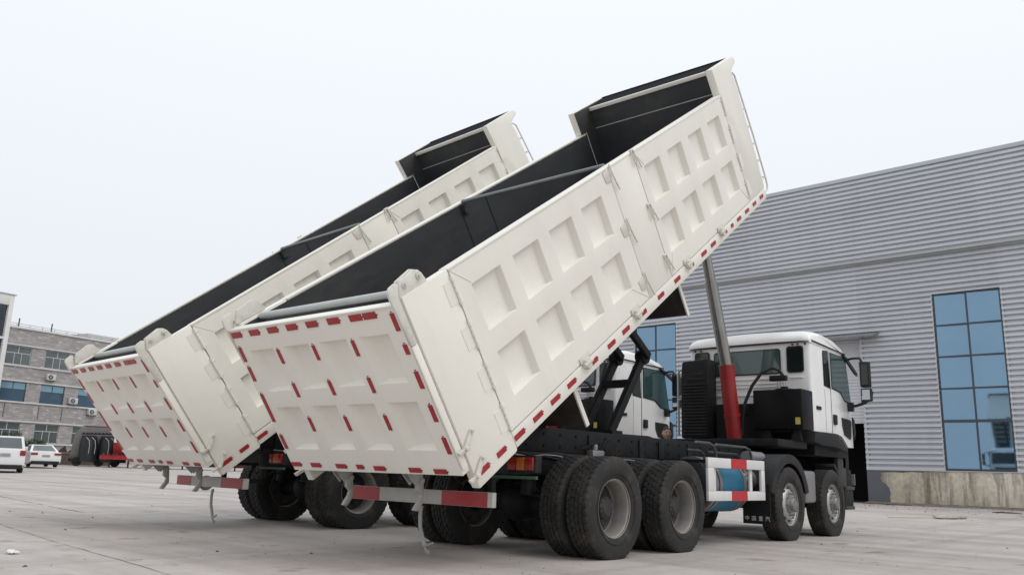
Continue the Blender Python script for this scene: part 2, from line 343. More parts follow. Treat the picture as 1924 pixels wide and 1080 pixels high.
# ------------------------------------------------------------------ far left: brick office, glass block
def brick_mat():
    m = bpy.data.materials.new('grey_stone_veneer'); m.use_nodes = True; t = m.node_tree; b = t.nodes['Principled BSDF']
    tc = t.nodes.new('ShaderNodeTexCoord'); sp = t.nodes.new('ShaderNodeSeparateXYZ'); cb = t.nodes.new('ShaderNodeCombineXYZ')
    t.links.new(tc.outputs['Object'], sp.inputs[0]); t.links.new(sp.outputs[0], cb.inputs[0]); t.links.new(sp.outputs[2], cb.inputs[1])
    br = t.nodes.new('ShaderNodeTexBrick'); br.inputs['Scale'].default_value = 1.0; br.inputs['Brick Width'].default_value = .62; br.inputs['Row Height'].default_value = .17
    br.inputs['Mortar Size'].default_value = .012; br.inputs['Color1'].default_value = (.31,.285,.285,1); br.inputs['Color2'].default_value = (.45,.42,.415,1); br.inputs['Mortar'].default_value = (.26,.25,.245,1); br.inputs['Bias'].default_value = -.3
    t.links.new(cb.outputs[0], br.inputs['Vector'])
    nz = t.nodes.new('ShaderNodeTexNoise'); nz.inputs['Scale'].default_value = 1.0; nz.inputs['Detail'].default_value = 4
    mp = t.nodes.new('ShaderNodeMapping'); mp.inputs['Scale'].default_value = (1.6,1,5.9); t.links.new(tc.outputs['Object'], mp.inputs[0]); t.links.new(mp.outputs[0], nz.inputs['Vector'])
    rp = t.nodes.new('ShaderNodeValToRGB'); rp.color_ramp.elements[0].position = .57; rp.color_ramp.elements[1].position = .68; rp.color_ramp.elements[1].color = (.75,.75,.75,1)
    t.links.new(nz.outputs[0], rp.inputs[0])
    mx = t.nodes.new('ShaderNodeMix'); mx.data_type = 'RGBA'; mx.inputs[7].default_value = (.62,.61,.60,1)
    t.links.new(rp.outputs[0], mx.inputs[0]); t.links.new(br.outputs[0], mx.inputs[6]); t.links.new(mx.outputs[2], b.inputs['Base Color'])
    b.inputs['Roughness'].default_value = .85
    return m
BAND = mat('white_band_paint', (.66,.66,.66), .6, var=.05, dirt=.25, dscale=1.0)
WINF = mat('pale_window_frame', (.55,.57,.57), .5, var=.05)
G1 = mat('grey_office_glass', (.15,.17,.175), .12, metal=.35, var=.15, vscale=.9)
G2 = mat('blue_office_glass', (.06,.115,.165), .10, metal=.35, var=.15, vscale=.7)
G3 = mat('dark_office_glass', (.09,.11,.105), .12, metal=.3, var=.15, vscale=.9)
G4 = mat('pale_blue_office_glass', (.22,.36,.45), .10, metal=.5, var=.08, vscale=.9)
BX, BY = -77.743, 24.4; BZ = gh(BX,BY)
def office():
    root = empty('brick_office', (BX,BY,BZ), math.atan2(.985,-.173), 'three storey grey stone office building with white bands and blue windows', 'building')
    s0, s1 = -20.0, 42.0; P = 3.68; w0 = -5.08
    cols = []; x = w0-4*P
    while x+2.3 < s1: cols.append((x,x+2.32)); x += P
    rows = [(1.75,3.5),(5.38,7.1),(8.66,10.36)]
    xs = [s0]+[v for c in cols for v in c]+[s1]; zs = [-.5]+[v for r in rows for v in r]+[11.95]
    mb = MB()
    for i in range(len(xs)-1):
        for j in range(len(zs)-1):
            if i % 2 == 1 and j % 2 == 1:
                a,b,c,d = xs[i],xs[i+1],zs[j],zs[j+1]; k = .18
                mb.add([(a,0,c),(b,0,c),(b,0,d),(a,0,d),(a,k,c),(b,k,c),(b,k,d),(a,k,d)], [(0,1,5,4),(1,2,6,5),(2,3,7,6),(3,0,4,7)])
            else: mb.add([(xs[i],0,zs[j]),(xs[i+1],0,zs[j]),(xs[i+1],0,zs[j+1]),(xs[i],0,zs[j+1])], [(0,1,2,3)])
    mb.box(s0,s1,.25,14,-.5,11.9)
    mb.build('wall', brick_mat(), root)
    for z, h in ((10.40,.10),(8.52,.11),(7.16,.12),(5.24,.12),(3.54,.12),(1.62,.1),(11.95,.16)):
        MB().box(s0,s1,-.12,.1,z,z+h).build('band', BAND, root)
    for r, (z0, z1) in enumerate(rows):
        for (a, b) in cols:
            if a > 18: continue
            g = (G3,G2,G1)[r]; fm = MB(); y = .10; t = .05
            fm.box(a,a+t,y,y+.06,z0,z1); fm.box(b-t,b,y,y+.06,z0,z1); fm.box(a+t,b-t,y,y+.06,z1-t,z1); fm.box(a+t,b-t,y,y+.06,z0,z0+t)
            zt = z0+(z1-z0)*.62; fm.box(a+t,b-t,y,y+.06,zt-.03,zt+.03); m = (a+b)/2
            fm.box(m-.03,m+.03,y,y+.06,zt+.03,z1-t)
            if r != 1: fm.box(a+.8,a+.85,y,y+.06,z0+t,zt-.03); fm.box(b-.85,b-.8,y,y+.06,z0+t,zt-.03)
            win = fm.build('window', WINF if r != 1 else FRAMEW, root)
            for x0, x1, q0, q1, top in ((a+t,m-.03,zt+.03,z1-t,1),(m+.03,b-t,zt+.03,z1-t,1),(a+t,a+(.8 if r != 1 else 1.1),z0+t,zt-.03,0),(a+(.85 if r != 1 else 1.1),b-t,z0+t,zt-.03,0)):
                MB().box(x0,x1,y+.02,y+.03,q0,q1).build('pane', G4 if (r == 1 and top) else g, win)
    # roof rail and clutter
    mb = MB()
    for i in range(34): mb.tube([(s0+i*1.2,.2,12.1),(s0+i*1.2,.2,12.42)], .02, 5)
    for z in (12.25,12.42): mb.tube([(s0,.2,z),(s0+40,.2,z)], .018, 5)
    mb.build('roof_rail', mat('rusty_rail', (.22,.20,.19), .7, var=.2, vscale=4), root)
    MB().box(5,9,4,9,11.95,13.2).build('stair_head', BAND, root)
    for s in (-4.3,-1.2,6.7): MB().cyl((s,.1,12.05),(s,.1,12.9),.06,n=6).build('vent_pipe', mat('dark_pipe', (.08,.08,.075), .7), root)
    for s in (-4.5,-1.35,.9): MB().box(s,s+.05,-.03,-.002,3.9,5.1).build('drain_pipe', mat('dark_pipe', (.08,.08,.075), .7), root)
    return root
office()
ROFF = math.atan2(.985,-.173)
def on_office(s, z, out=0): return (BX-.173*s+.985*out, BY+.985*s+.173*out, BZ+z)
def aircon(s, z, lab):
    r = empty('air_conditioner', on_office(s,z), ROFF, lab, 'air conditioner', 'outdoor air conditioner units on the office wall')
    wh = mat('aircon_white', (.60,.60,.58), .5, var=.06, dirt=.25, dscale=3)
    MB().box(-.42,.42,-.38,-.06,0,.58).build('casing', wh, r, bevel=.02)
    MB().cyl((-.1,-.382,.29),(-.1,-.39,.29),.23,n=20).build('fan_grille', mat('aircon_fan', (.04,.04,.04), .6), r)
    f = MB()
    for k in range(4):
        a = k*math.pi/4; f.bar((-.1-.22*math.cos(a),-.395,.29-.22*math.sin(a)),(-.1+.22*math.cos(a),-.395,.29+.22*math.sin(a)),.02,.01)
    f.build('grille_wire', wh, r)
    MB().box(-.4,-.34,-.4,0,-.06,0).box(.34,.4,-.4,0,-.06,0).build('bracket', BLACK, r)
aircon(-.75,7.55,'dusty air conditioner between top and middle window rows of stone office')
aircon(1.75,5.55,'air conditioner beside the blue middle-row window of the stone office')
aircon(3.85,4.65,'lowest air conditioner, just under the second white band, near the tailgate')
aircon(2.95,7.55,'air conditioner high on office wall, half hidden behind the raised tailgate')
def glass_block():
    p = (-50.726,10.837,gh(-50.7,10.8)); root = empty('glass_showroom', p, math.atan2(.985,-.173), 'dark glazed building with white frame at the left edge', 'building')
    wf = mat('white_frame_panel', (.72,.72,.70), .5, var=.04, dirt=.12)
    MB().box(-.27,0,-.1,.3,0,10.6).build('column', wf, root, bevel=.01)
    MB().box(-16,-.272,-.1,.3,9.95,10.6).build('fascia', wf, root, bevel=.01)
    MB().box(-16,0.0,.31,10,0,10.5).build('body', wf, root)
    for z in (7.82,4.6,1.4): MB().box(-16,-.272,-.06,.3,z,z+.14).build('spandrel', wf, root)
    gm = mat('dark_showroom_glass', (.085,.10,.12), .06, metal=.5, var=.05)
    for i in range(7):
        x1 = -.275-i*2.2
        for z0, z1 in ((7.965,9.945),(4.745,7.815),(1.545,4.595),(.05,1.395)):
            MB().box(x1-2.18,x1,.1,.14,z0,z1).build('pane', gm, root)
    MB().box(-16,.1,-.15,.35,10.605,10.66).build('coping', TRIM, root)
glass_block()

# ------------------------------------------------------------------ truck pieces shared by both trucks
HW = 1.257; YB, ZB, TAU = -2.0985, 0.7125, R(34.629); UT = -0.1034
S3, Y2, Y1 = 1.4798, 4.7786, 6.580
def tyre_mesh():
    Rr = .545; W = .150; N = 176
    # (x, r, rib) across the section, outer side +x
    pr = [(-.11,.30,-1),(-.135,.33,-1),(-.152,.39,-1),(-.155,.45,-1),(-.147,.50,-1),(-.137,.522,0),(-.130,.536,0),(-.118,Rr,0),(-.088,Rr,0),(-.084,Rr-.016,-1),(-.074,Rr-.016,-1),(-.070,Rr,1),(-.032,Rr,1),
          (-.028,Rr-.016,-1),(-.018,Rr-.016,-1),(-.014,Rr+.001,2),(.014,Rr+.001,2)]
    pr += [(-x,r,{-1:-1,0:4,1:3,2:2}[k]) for x,r,k in reversed(pr[:-2])]
    sh = {0:0,1:2,2:0,3:3,4:1}
    rings = []
    for x, r, k in pr:
        ring = []
        for i in range(N):
            rr = r
            if k in (0,4) and (i+sh[k]) % 4 == 0: rr -= .012 if r > .53 else .006
            elif k in (1,2,3) and (i+sh[k]) % 4 == 0: rr -= .011
            z = rr*math.sin(2*math.pi*i/N+.02); y = rr*math.cos(2*math.pi*i/N+.02)
            if z < -.519:
                z = -.519
            bul = .012*max(0, (-z-.42)/.1) if abs(x) > .12 else 0
            zz = (i*2.0*math.pi/N)
            xx = x + (math.copysign(bul,x) if bul else 0)
            if k >= 0: xx += .006*(1 if (i//2) % 2 else -1) if k in (1,2,3) else 0
            ring.append((xx,y,z))
        rings.append(ring)
    mb = MB(); mb.loft(rings, 0, caps=False)
    # raised bands on sidewalls
    for sx in (-1,1):
        mb.lathe([(.36,sx*.149),(.362,sx*.153),(.372,sx*.1555),(.374,sx*.152)], 48)
    return mb.mesh('tyre', RUBBER, angle=28)
def rim_rear():
    mb = MB()
    mb.lathe([(.300,.118),(.309,.122),(.311,.112),(.300,.105),(.287,.098),(.278,.07),(.270,.02),(.264,-.03),(.270,-.06),(.262,-.085)], 40, 0)
    mb.lathe([(.262,-.085),(.245,-.105),(.20,-.112),(.125,-.11)], 40, 1)
    mb.lathe([(.31,.112),(.31,.06),(.29,-.05),(.30,-.118),(.31,-.122)], 40, 0)
    for k in range(10):
        a = 2*math.pi*k/10; c, s = math.cos(a), math.sin(a)
        mb.cyl((-.113,.165*c,.165*s),(-.08,.165*c,.165*s),.014,n=6,mi=1)
    for k in range(8):
        a = 2*math.pi*(k+.5)/8; c, s = math.cos(a), math.sin(a)
        mb.cyl((-.115,.218*c,.218*s),(-.107,.218*c,.218*s),.028,n=12,mi=2)
    return mb.mesh('wheel', [RIMW, RIMD, SEAM])
def hub_rear():
    mb = MB(); mb.lathe([(.15,-.11),(.145,-.075),(.128,-.06),(.125,.0),(.115,.015),(.085,.022),(.08,.03),(.03,.033),(.001,.033)], 28)
    for k in range(10):
        a = 2*math.pi*k/10; c, s = math.cos(a), math.sin(a); mb.cyl((.01,.10*c,.10*s),(.026,.10*c,.10*s),.009,n=6)
    return mb.mesh('hub', RIMD)
def rim_front():
    mb = MB()
    mb.lathe([(.300,.118),(.309,.122),(.311,.112),(.300,.104),(.286,.096),(.278,.075),(.268,.055),(.258,.055),(.240,.085),(.205,.118),(.185,.125),(.15,.122),(.12,.116)], 48, 0)
    mb.lathe([(.31,.112),(.31,.06),(.29,-.05),(.30,-.118),(.31,-.122)], 40, 0)
    for k in range(10):
        a = 2*math.pi*(k+.5)/10; c, s = math.cos(a), math.sin(a)
        mb.cyl((.085,.232*c,.232*s),(.1005,.226*c,.226*s),.026,n=12,mi=1)
    return mb.mesh('wheel', [ALLOY, RIMD])
def hub_front():
    mb = MB(); mb.lathe([(.128,.115),(.122,.135),(.098,.145),(.095,.185),(.085,.20),(.05,.205),(.001,.205)], 28)
    for k in range(10):
        a = 2*math.pi*k/10; c, s = math.cos(a), math.sin(a); mb.cyl((.12,.16*c,.16*s),(.165,.16*c,.16*s),.015,.012,n=7)
    for k in range(8):
        a = 2*math.pi*(k+.5)/8; c, s = math.cos(a), math.sin(a); mb.cyl((.195,.066*c,.066*s),(.21,.066*c,.066*s),.008,n=6)
    return mb.mesh('hub', mat('front_hub', (.30,.29,.28), .5, metal=.5, var=.15, vscale=8, dirt=.5, dscale=6))
def wheel(root, x, y, side, front):
    # origin = wheel centre; outer flange lies 0.122 outside it
    w_ = inst('wheel', shared('rimF' if front else 'rimR', rim_front if front else rim_rear), root, (x-side*.122,y,.52), (0,0,0 if side > 0 else math.pi))
    inst('tyre', shared('tyre', tyre_mesh), w_); inst('hub', shared('hubF' if front else 'hubR', hub_front if front else hub_rear), w_)
    return w_
def refl(L, H, t=.006):      # lies in local XY... long axis local Y, thickness local X
    def f():
        mb = MB(); mb.box(0,t,-L/2,L/2,-H/2,H/2); mb.cyl((0,L/2+.012,0),(.006,L/2+.012,0),.006,n=6,mi=1); return mb.mesh('reflector', [RED, SEAM])
    return shared(('refl',L,H), f)
def hinge_mesh():
    def f():
        mb = MB(); mb.box(-.002,.004,-.125,-.012,-.115,.105)
        for k in range(5): mb.cyl((.012,0,-.14+k*.056),(.012,0,-.14+k*.056+.05),.016 if k % 2 == 0 else .014,n=10)
        mb.tube([(.012,0,-.15),(.012,0,.16)], .008, 6)
        mb.box(-.002,.010,.012,.05,.09,.105); mb.box(-.002,.010,.012,.05,-.125,-.11)
        return mb.mesh('hinge', CREAM)
    return shared('hinge', f)
def latch_mesh(kind):
    def f():
        mb = MB()
        if kind == 'flag':
            mb.prism([(-.13,.07),(.03,.10),(.04,-.02),(-.02,-.075),(-.11,-.06)], 0,.010,'x')
            mb.tube([(.025,.03,.13),(.03,.035,.02),(.03,.06,-.10),(.03,.09,-.2)], .011, 6)
        else:
            mb.tube([(.02,-.035,.09),(.03,-.04,-.06),(.03,-.01,-.085),(.03,.02,-.06),(.02,.02,.09),(.02,-.035,.09)], .010, 6)
            mb.tube([(.02,.045,.02),(.025,.07,-.09),(.02,.10,-.16)], .009, 6)
            mb.box(0,.012,-.05,.05,.05,.11)
        return mb.mesh('latch', CREAM2, bevel=.002)
    return shared(('latch',kind), f)
def railhinge_mesh():
    def f():
        mb = MB()
        for y in (-.10,-.05,.0,.05): mb.prism([(-.075,-.02),(-.06,.04),(.0,.065),(.05,.05),(.07,0),(.05,-.03)], 0,.0,'x') if False else mb.prism([(-.07,.0),(-.05,.05),(.02,.06),(.05,.01),(.03,-.06),(-.03,-.07)], .004,.05,'x') if y == -.10 else mb.cyl((.03,y-.03,0),(.03,y+.03,0),.028,n=10)
        mb.box(0,.014,-.10,.10,.02,.085)
        return mb.mesh('rail_hinge', CREAM2, bevel=.003)
    return shared('railhinge', f)

def dump_box(root, tau):
    rx = (tau,0,0)
    # box floor with cross beams is the part's own mesh; everything bolted to it is a sub-part
    fl = MB(); fl.box(-HW+.07,HW-.07,0.02,7.75,.20,.26)
    for k in range(15): fl.box(-1.12,1.12,.35+k*.52,.35+k*.52+.07,.06,.198,1)
    for s in (-1,1): fl.box(s*.43-.06,s*.43+.06,1.3,7.9,-.16,.058,1)
    box = fl.build('dump_box', [CREAM, BLACK], root, (0,YB,ZB), rx)
    WT = 1.868; T = .098
    wsl = [.203,.465,.925,1.15,1.62,WT]
    c1 = [.632]+[v for k in range(4) for v in (.845+k*.685,1.315+k*.685)]+[3.668]
    c2 = [4.342]+[v for k in range(4) for v in (4.50+k*.692,4.955+k*.692)]+[7.258]
    cells = {(i,j) for i in (1,3,5,7) for j in (1,3)}
    for s in (1,-1):
        P = lambda u, w_, d, s=s: (s*(HW-d), u, w_)
        x0, x1 = sorted((s*(HW-T), s*HW))
        MB().prism([(0,0),(.60,0),(.618,.02),(.618,WT),(0,WT)], x0, x1,'x').build('rear_post', CREAM, box, bevel=.008)
        for us in (c1,c2):
            MB().panel(us, wsl, cells, .070, (.02,.028,.006,.012), P, T).build('side_panel', CREAM, box, bevel=.004)
        MB().box(x0,x1,3.682,4.328,.197,WT).build('middle_post', CREAM, box, bevel=.006)
        MB().prism([(7.272,.197),(7.93,.197),(7.96,.7),(7.96,1.9),(7.91,2.08),(8.16,2.19),(8.165,2.25),(8.10,2.285),(7.25 if s > 0 else 7.09,2.262),(7.272 if s > 0 else 7.11,WT+.008),(7.272,WT+.008)], *sorted((s*(HW-.112), s*HW)),'x').build('front_post', CREAM, box, bevel=.008)
        MB().prism([(.622,.03),(7.885,.03),(7.90,.19),(.622,.19)], min(s*(HW-.10),s*(HW+.004)), max(s*(HW-.10),s*(HW+.004)),'x').build('bottom_rail', CREAM, box, bevel=.006)
        # rounded top tube of the side
        MB().prism([(.62,1.845),(.62,1.872),(7.24,1.872),(7.24,1.845)], min(s*(HW-T-.012),s*(HW+.010)), max(s*(HW-T-.012),s*(HW+.010)),'x').build('top_rail', CREAM, box, bevel=.008)
        xi = s*(HW-T-.004)
        MB().add([(xi,.02,.262),(xi,7.60,.262),(xi,7.60,1.84),(xi,.02,1.84)], [(0,1,2,3)]).add([(s*(HW-.116),7.29,.27),(s*(HW-.116),7.62,.27),(s*(HW-.116),7.62,1.9),(s*(HW-.116),8.10,2.27),(s*(HW-.116),7.275 if s > 0 else 7.10,2.25),(s*(HW-.116),7.29 if s > 0 else 7.12,1.88),(s*(HW-.116),7.29,1.88)], [(0,1,2,3,4,5,6)]).add([(s*(HW-.116),7.268,.27),(s*(HW-T-.004),7.268,.27),(s*(HW-T-.004),7.268,1.86),(s*(HW-.116),7.268,1.86)], [(0,1,2,3)]).build('side_lining', LINING, box)
        for w_ in (1.66,1.22,.80,.36): inst('hinge', hinge_mesh(), box, (s*HW,.622,w_), (0,0,0 if s > 0 else math.pi), (1,1 if s > 0 else -1,1))
        for w_ in (1.69,1.26,.82,.39): inst('hinge', hinge_mesh(), box, (s*HW,7.268,w_), (0,0,0), (s,-1,.95))
        for w_ in (1.762,1.09,.40): inst('latch', latch_mesh('flag'), box, (s*HW,3.66,w_), None, (s,1,1))
        for w_ in (1.79,1.09,.41): inst('latch', latch_mesh('loop'), box, (s*HW,4.31,w_), None, (s,1,1))
        for u in (2.05,3.275,4.803,6.006): inst('rail_hinge', railhinge_mesh(), box, (s*(HW+.004),u,.175), None, (s,1,1))
        for u, big in ((.124,1),(.41,.85),(.711,1),(1.041,1),(1.372,1),(1.705,1),(2.193,.9),(2.598,1),(2.956,1),(3.435,.75),(3.919,1),(4.419,1),(4.91,.55),(5.318,1),(5.659,1),(6.141,.5),(6.399,.5),(6.687,.9),(7.031,.9),(7.365,.85),(7.695,.85)):
            inst('reflector', refl(.165,.052), box, (s*(HW+.0015 if u < .6 else HW+.0055),u,.118), None, (s,big,1))
        for (ua, wa, ub, wb) in ((.635,1.845,.85,1.64),(3.655,.215,3.36,.45),(7.245,.215,7.05,.45),(4.36,.22,4.51,.45),(4.36,1.84,4.51,1.64)):
            MB().tube([(s*(HW+.001),ua,wa),(s*(HW+.001),ub,wb)], .004, 5).build('weld_crease', CREAM2, box)
        # tailgate pivot bracket with two bolts
        br = MB().prism([(-.02,1.86),(.02,1.94),(.06,2.0),(.15,2.0),(.24,2.02),(.30,2.0),(.33,1.96),(.36,1.86)], *sorted((s*(HW-.04), s*(HW-.012))),'x').build('pivot_bracket', CREAM2, box, bevel=.006)
        br2 = MB().prism([(-.02,1.872),(-.02,1.90),(.05,2.0),(.25,2.03),(.31,2.0),(.36,1.872)], s*(HW-.075), s*(HW-.05),'x').build('pivot_bracket', CREAM2, box, bevel=.004)
        for u, w_ in ((.093,1.95),(.281,1.952)): MB().cyl((s*(HW-.013),u,w_),(s*(HW-.002),u,w_),.034,n=14).cyl((s*(HW-.002),u,w_),(s*(HW+.018),u,w_),.016,n=6).build('bolt', CREAM2, box)
        # mud plates under the floor
        for u in (2.03,4.87): MB().box(min(s*.22,s*1.0),max(s*.22,s*1.0),u-.012,u+.012,-.57,.198).box(min(s*.992,s*1.012),max(s*.992,s*1.012),u-.03,u+.03,-.58,.197,1).build('mud_plate', [MUDP, CREAM], box)
    # headboard
    MB().prism([(7.62,.262),(7.90,.03),(7.92,.19),(7.70,2.20),(7.66,2.20)], -HW+.114, HW-.114,'x').build('headboard', CREAM, box)
    MB().add([(-HW+T+.004,7.600,.27),(HW-T-.004,7.600,.27),(HW-T-.004,7.600,2.17),(-HW+T+.004,7.600,2.17)], [(0,1,2,3)]).build('headboard_lining', LINING, box)
    MB().box(-HW+.117,HW-.117,7.575,7.66,2.165,2.225).build('headboard_lip', CREAM, box, bevel=.006)
    MB().add([(-HW+.117,7.66,2.2),(HW-.117,7.66,2.2),(HW-.117,8.13,2.272),(-HW+.117,8.13,2.272)], [(0,1,2,3)]).add([(-HW+.117,7.66,2.19),(HW-.117,7.66,2.19),(HW-.117,8.13,2.262),(-HW+.117,8.13,2.262)], [(0,1,2,3)]).build('headboard_cap', CAPM, box)
    MB().box(-HW+.114,HW-.114,8.10,8.14,2.15,2.285).build('cap_edge', CAPM, box)
    MB().box(-HW+T+.01,HW-T-.01,7.592,7.5985,1.86,1.875).build('weld_bead', GALV, box)
    MB().prism([(7.92,.19),(7.95,1.9),(8.10,2.15),(8.07,2.16),(7.92,1.9),(7.89,.19)], -HW+.114, HW-.114,'x').build('headboard_front', CREAM, box)
    # floor lining, cross tubes, ladder
    MB().add([(-HW+.08,.02,.264),(HW-.08,.02,.264),(HW-.08,7.6,.264),(-HW+.08,7.6,.264)], [(0,1,2,3)]).build('floor_lining', LINING, box)
    for u, w_, r, tm in ((.252,1.835,.036,GALV),(3.80,1.868,.027,mat('dull_tube', (.22,.24,.24), .45, metal=.2, var=.1, vscale=4))):
        MB().cyl((-HW+T+.01,u,w_),(HW-T-.01,u,w_),r,n=14).build('cross_tube', tm, box)
        for s in (-1,1): MB().box(min(s*1.10,s*1.183),max(s*1.10,s*1.153),u-.06,u+.06,w_-.16,w_-.035).build('tube_bracket', LINING, box)
    for u in (3.72,4.30):
        for s in (-1,1): MB().box(min(s*1.146,s*1.1545),max(s*1.146,s*1.1545),u-.008,u+.008,.27,1.83).build('seam', SEAM, box)
    ld = MB()
    for x in (.80,1.235):
        ld.tube([(x,7.93,2.06),(x,7.99,2.06),(x,8.045,2.0),(x,8.06,1.8),(x,8.115,1.0),(x,8.125,.30),(x,8.11,.17),(x,8.05,.12),(x,7.90,.10)], .014, 8)
    for k in range(6):
        w_ = .32+k*.285; u = 8.125-.06*max(0,(w_-.5))/1.3; ld.tube([(.80,u,w_),(1.235,u,w_)], .011, 6); ld.tube([(1.235,u,w_),(1.235,7.93,w_-.01)], .008, 6)
    ld.build('ladder', CREAM2, box)
    # tail hooks under the floor
    for x in (-.68,.38):
        hk = MB()
        pts = [(.02,.0),(.065,.0),(.085,-.10),(.098,-.25),(.03,-.345),(-.03,-.335),(.035,-.24),(.05,-.19),(.0,-.15),(.0,-.06)]
        hk.prism(pts, x-.022, x+.022,'x'); hk.cyl((x-.04,.05,-.06),(x+.04,.05,-.06),.03,n=12)
        o = hk.build('tail_hook', HOOK, box, bevel=.008); o.matrix_parent_inverse = Matrix.Identity(4)
        # counter-rotate so that it hangs plumb below the floor edge
        m = Matrix.Rotation(-tau,4,'X'); base = Vector((0,(-2.05)-YB,.815-ZB)); base = m @ base
        o.matrix_local = Matrix.Translation(base) @ m
        MB().prism([(-.04,.21),(.16,.21),(.09,.02),(.0,.0)], x-.045, x-.03,'x').prism([(-.04,.21),(.16,.21),(.09,.02),(.0,.0)], x+.03, x+.045,'x').build('hook_bracket', HOOK, box)
    return box
def tailgate(root, tau):
    P = lambda x, w_, d: (x, UT+d, w_)
    xs = [-1.232,-1.05,-.645,-.47,-.075,.085,.475,.650,1.045,1.232]; ws = [.20,.455,.945,1.135,1.60,1.832]
    cells = {(i,j) for i in (1,3,5,7) for j in (1,3)}
    tg = MB().panel(xs, ws, cells, .070, (.095,.095,.02,.008), P, .10).build('tailgate', CREAM, root, (0,YB,ZB), (tau,0,0), bevel=.003)
    MB().box(-1.235,1.235,UT-.010,UT+.09,1.833,1.852).build('top_flange', CREAM, tg, bevel=.004)
    rz = R(-90)
    def rf(x, w_, L, H, vertical):
        o = inst('reflector', refl(L,H), tg, (x,UT-.0015,w_)); o.rotation_euler = (0,0,R(-90)) if not vertical else (R(90),0,R(-90))
        return o
    for x in (-1.135,-.824,-.513,-.206,.103,.417,.725,.911): rf(x,1.787,.165,.062,False)
    for x, w_ in ((-1.151,.272),(-.82,.268),(-.411,.264),(.161,.252),(.648,.245),(.974,.238)): rf(x,w_,.16,.05,False)
    rf(-.122,.262,.10,.05,False)
    for x, w_ in ((1.185,1.70),(1.185,1.153),(1.185,.828),(1.185,.505)): rf(x,w_,.165,.05,True)
    rf(1.185,1.444,.095,.05,True)
    for x, w_ in ((-1.19,1.571),(-1.19,1.347),(-1.19,1.034),(-1.19,.868),(-1.19,.544)): rf(x,w_,.165,.05,True)
    for w_ in (1.505,1.133,.745):
        for x in (-.578,-.016,.554): rf(x,w_,.155,.045,True)
    for s in (-1,1):
        a0, a1 = sorted((s*1.237, s*1.262))
        MB().prism([(-.13,1.92),(-.12,1.97),(-.09,1.995),(-.02,2.005),(.015,1.985),(-.03,1.88),(-.036,1.46),(-.10,1.46)], a0-.0, a1,'x').build('hinge_arm', CREAM2, tg, bevel=.006)
        MB().box(min(s*1.236,s*1.256),max(s*1.236,s*1.256),UT+.005,UT+.075,.25,1.455).build('edge_flange', CREAM, tg, bevel=.004)
        for w_, k in ((.48,1),(.20,1.15)):
            lt = MB().prism([(UT+.0,w_-.05),(UT+.09,w_-.06),(.04,w_-.02),(.15,w_+.045),(.165,w_+.015),(.07,w_-.06),(.02,w_-.10),(UT+.01,w_-.09)], min(s*1.262,s*1.29), max(s*1.262,s*1.29),'x')
            lt.cyl((s*1.24,.0,w_-.075),(s*1.315,.0,w_-.068),.022,n=12).cyl((s*1.28,.14,w_+.03),(s*1.315,.14,w_+.03),.016,n=10)
            lt.build('side_latch', CREAM2, tg, bevel=.004)
    return tg

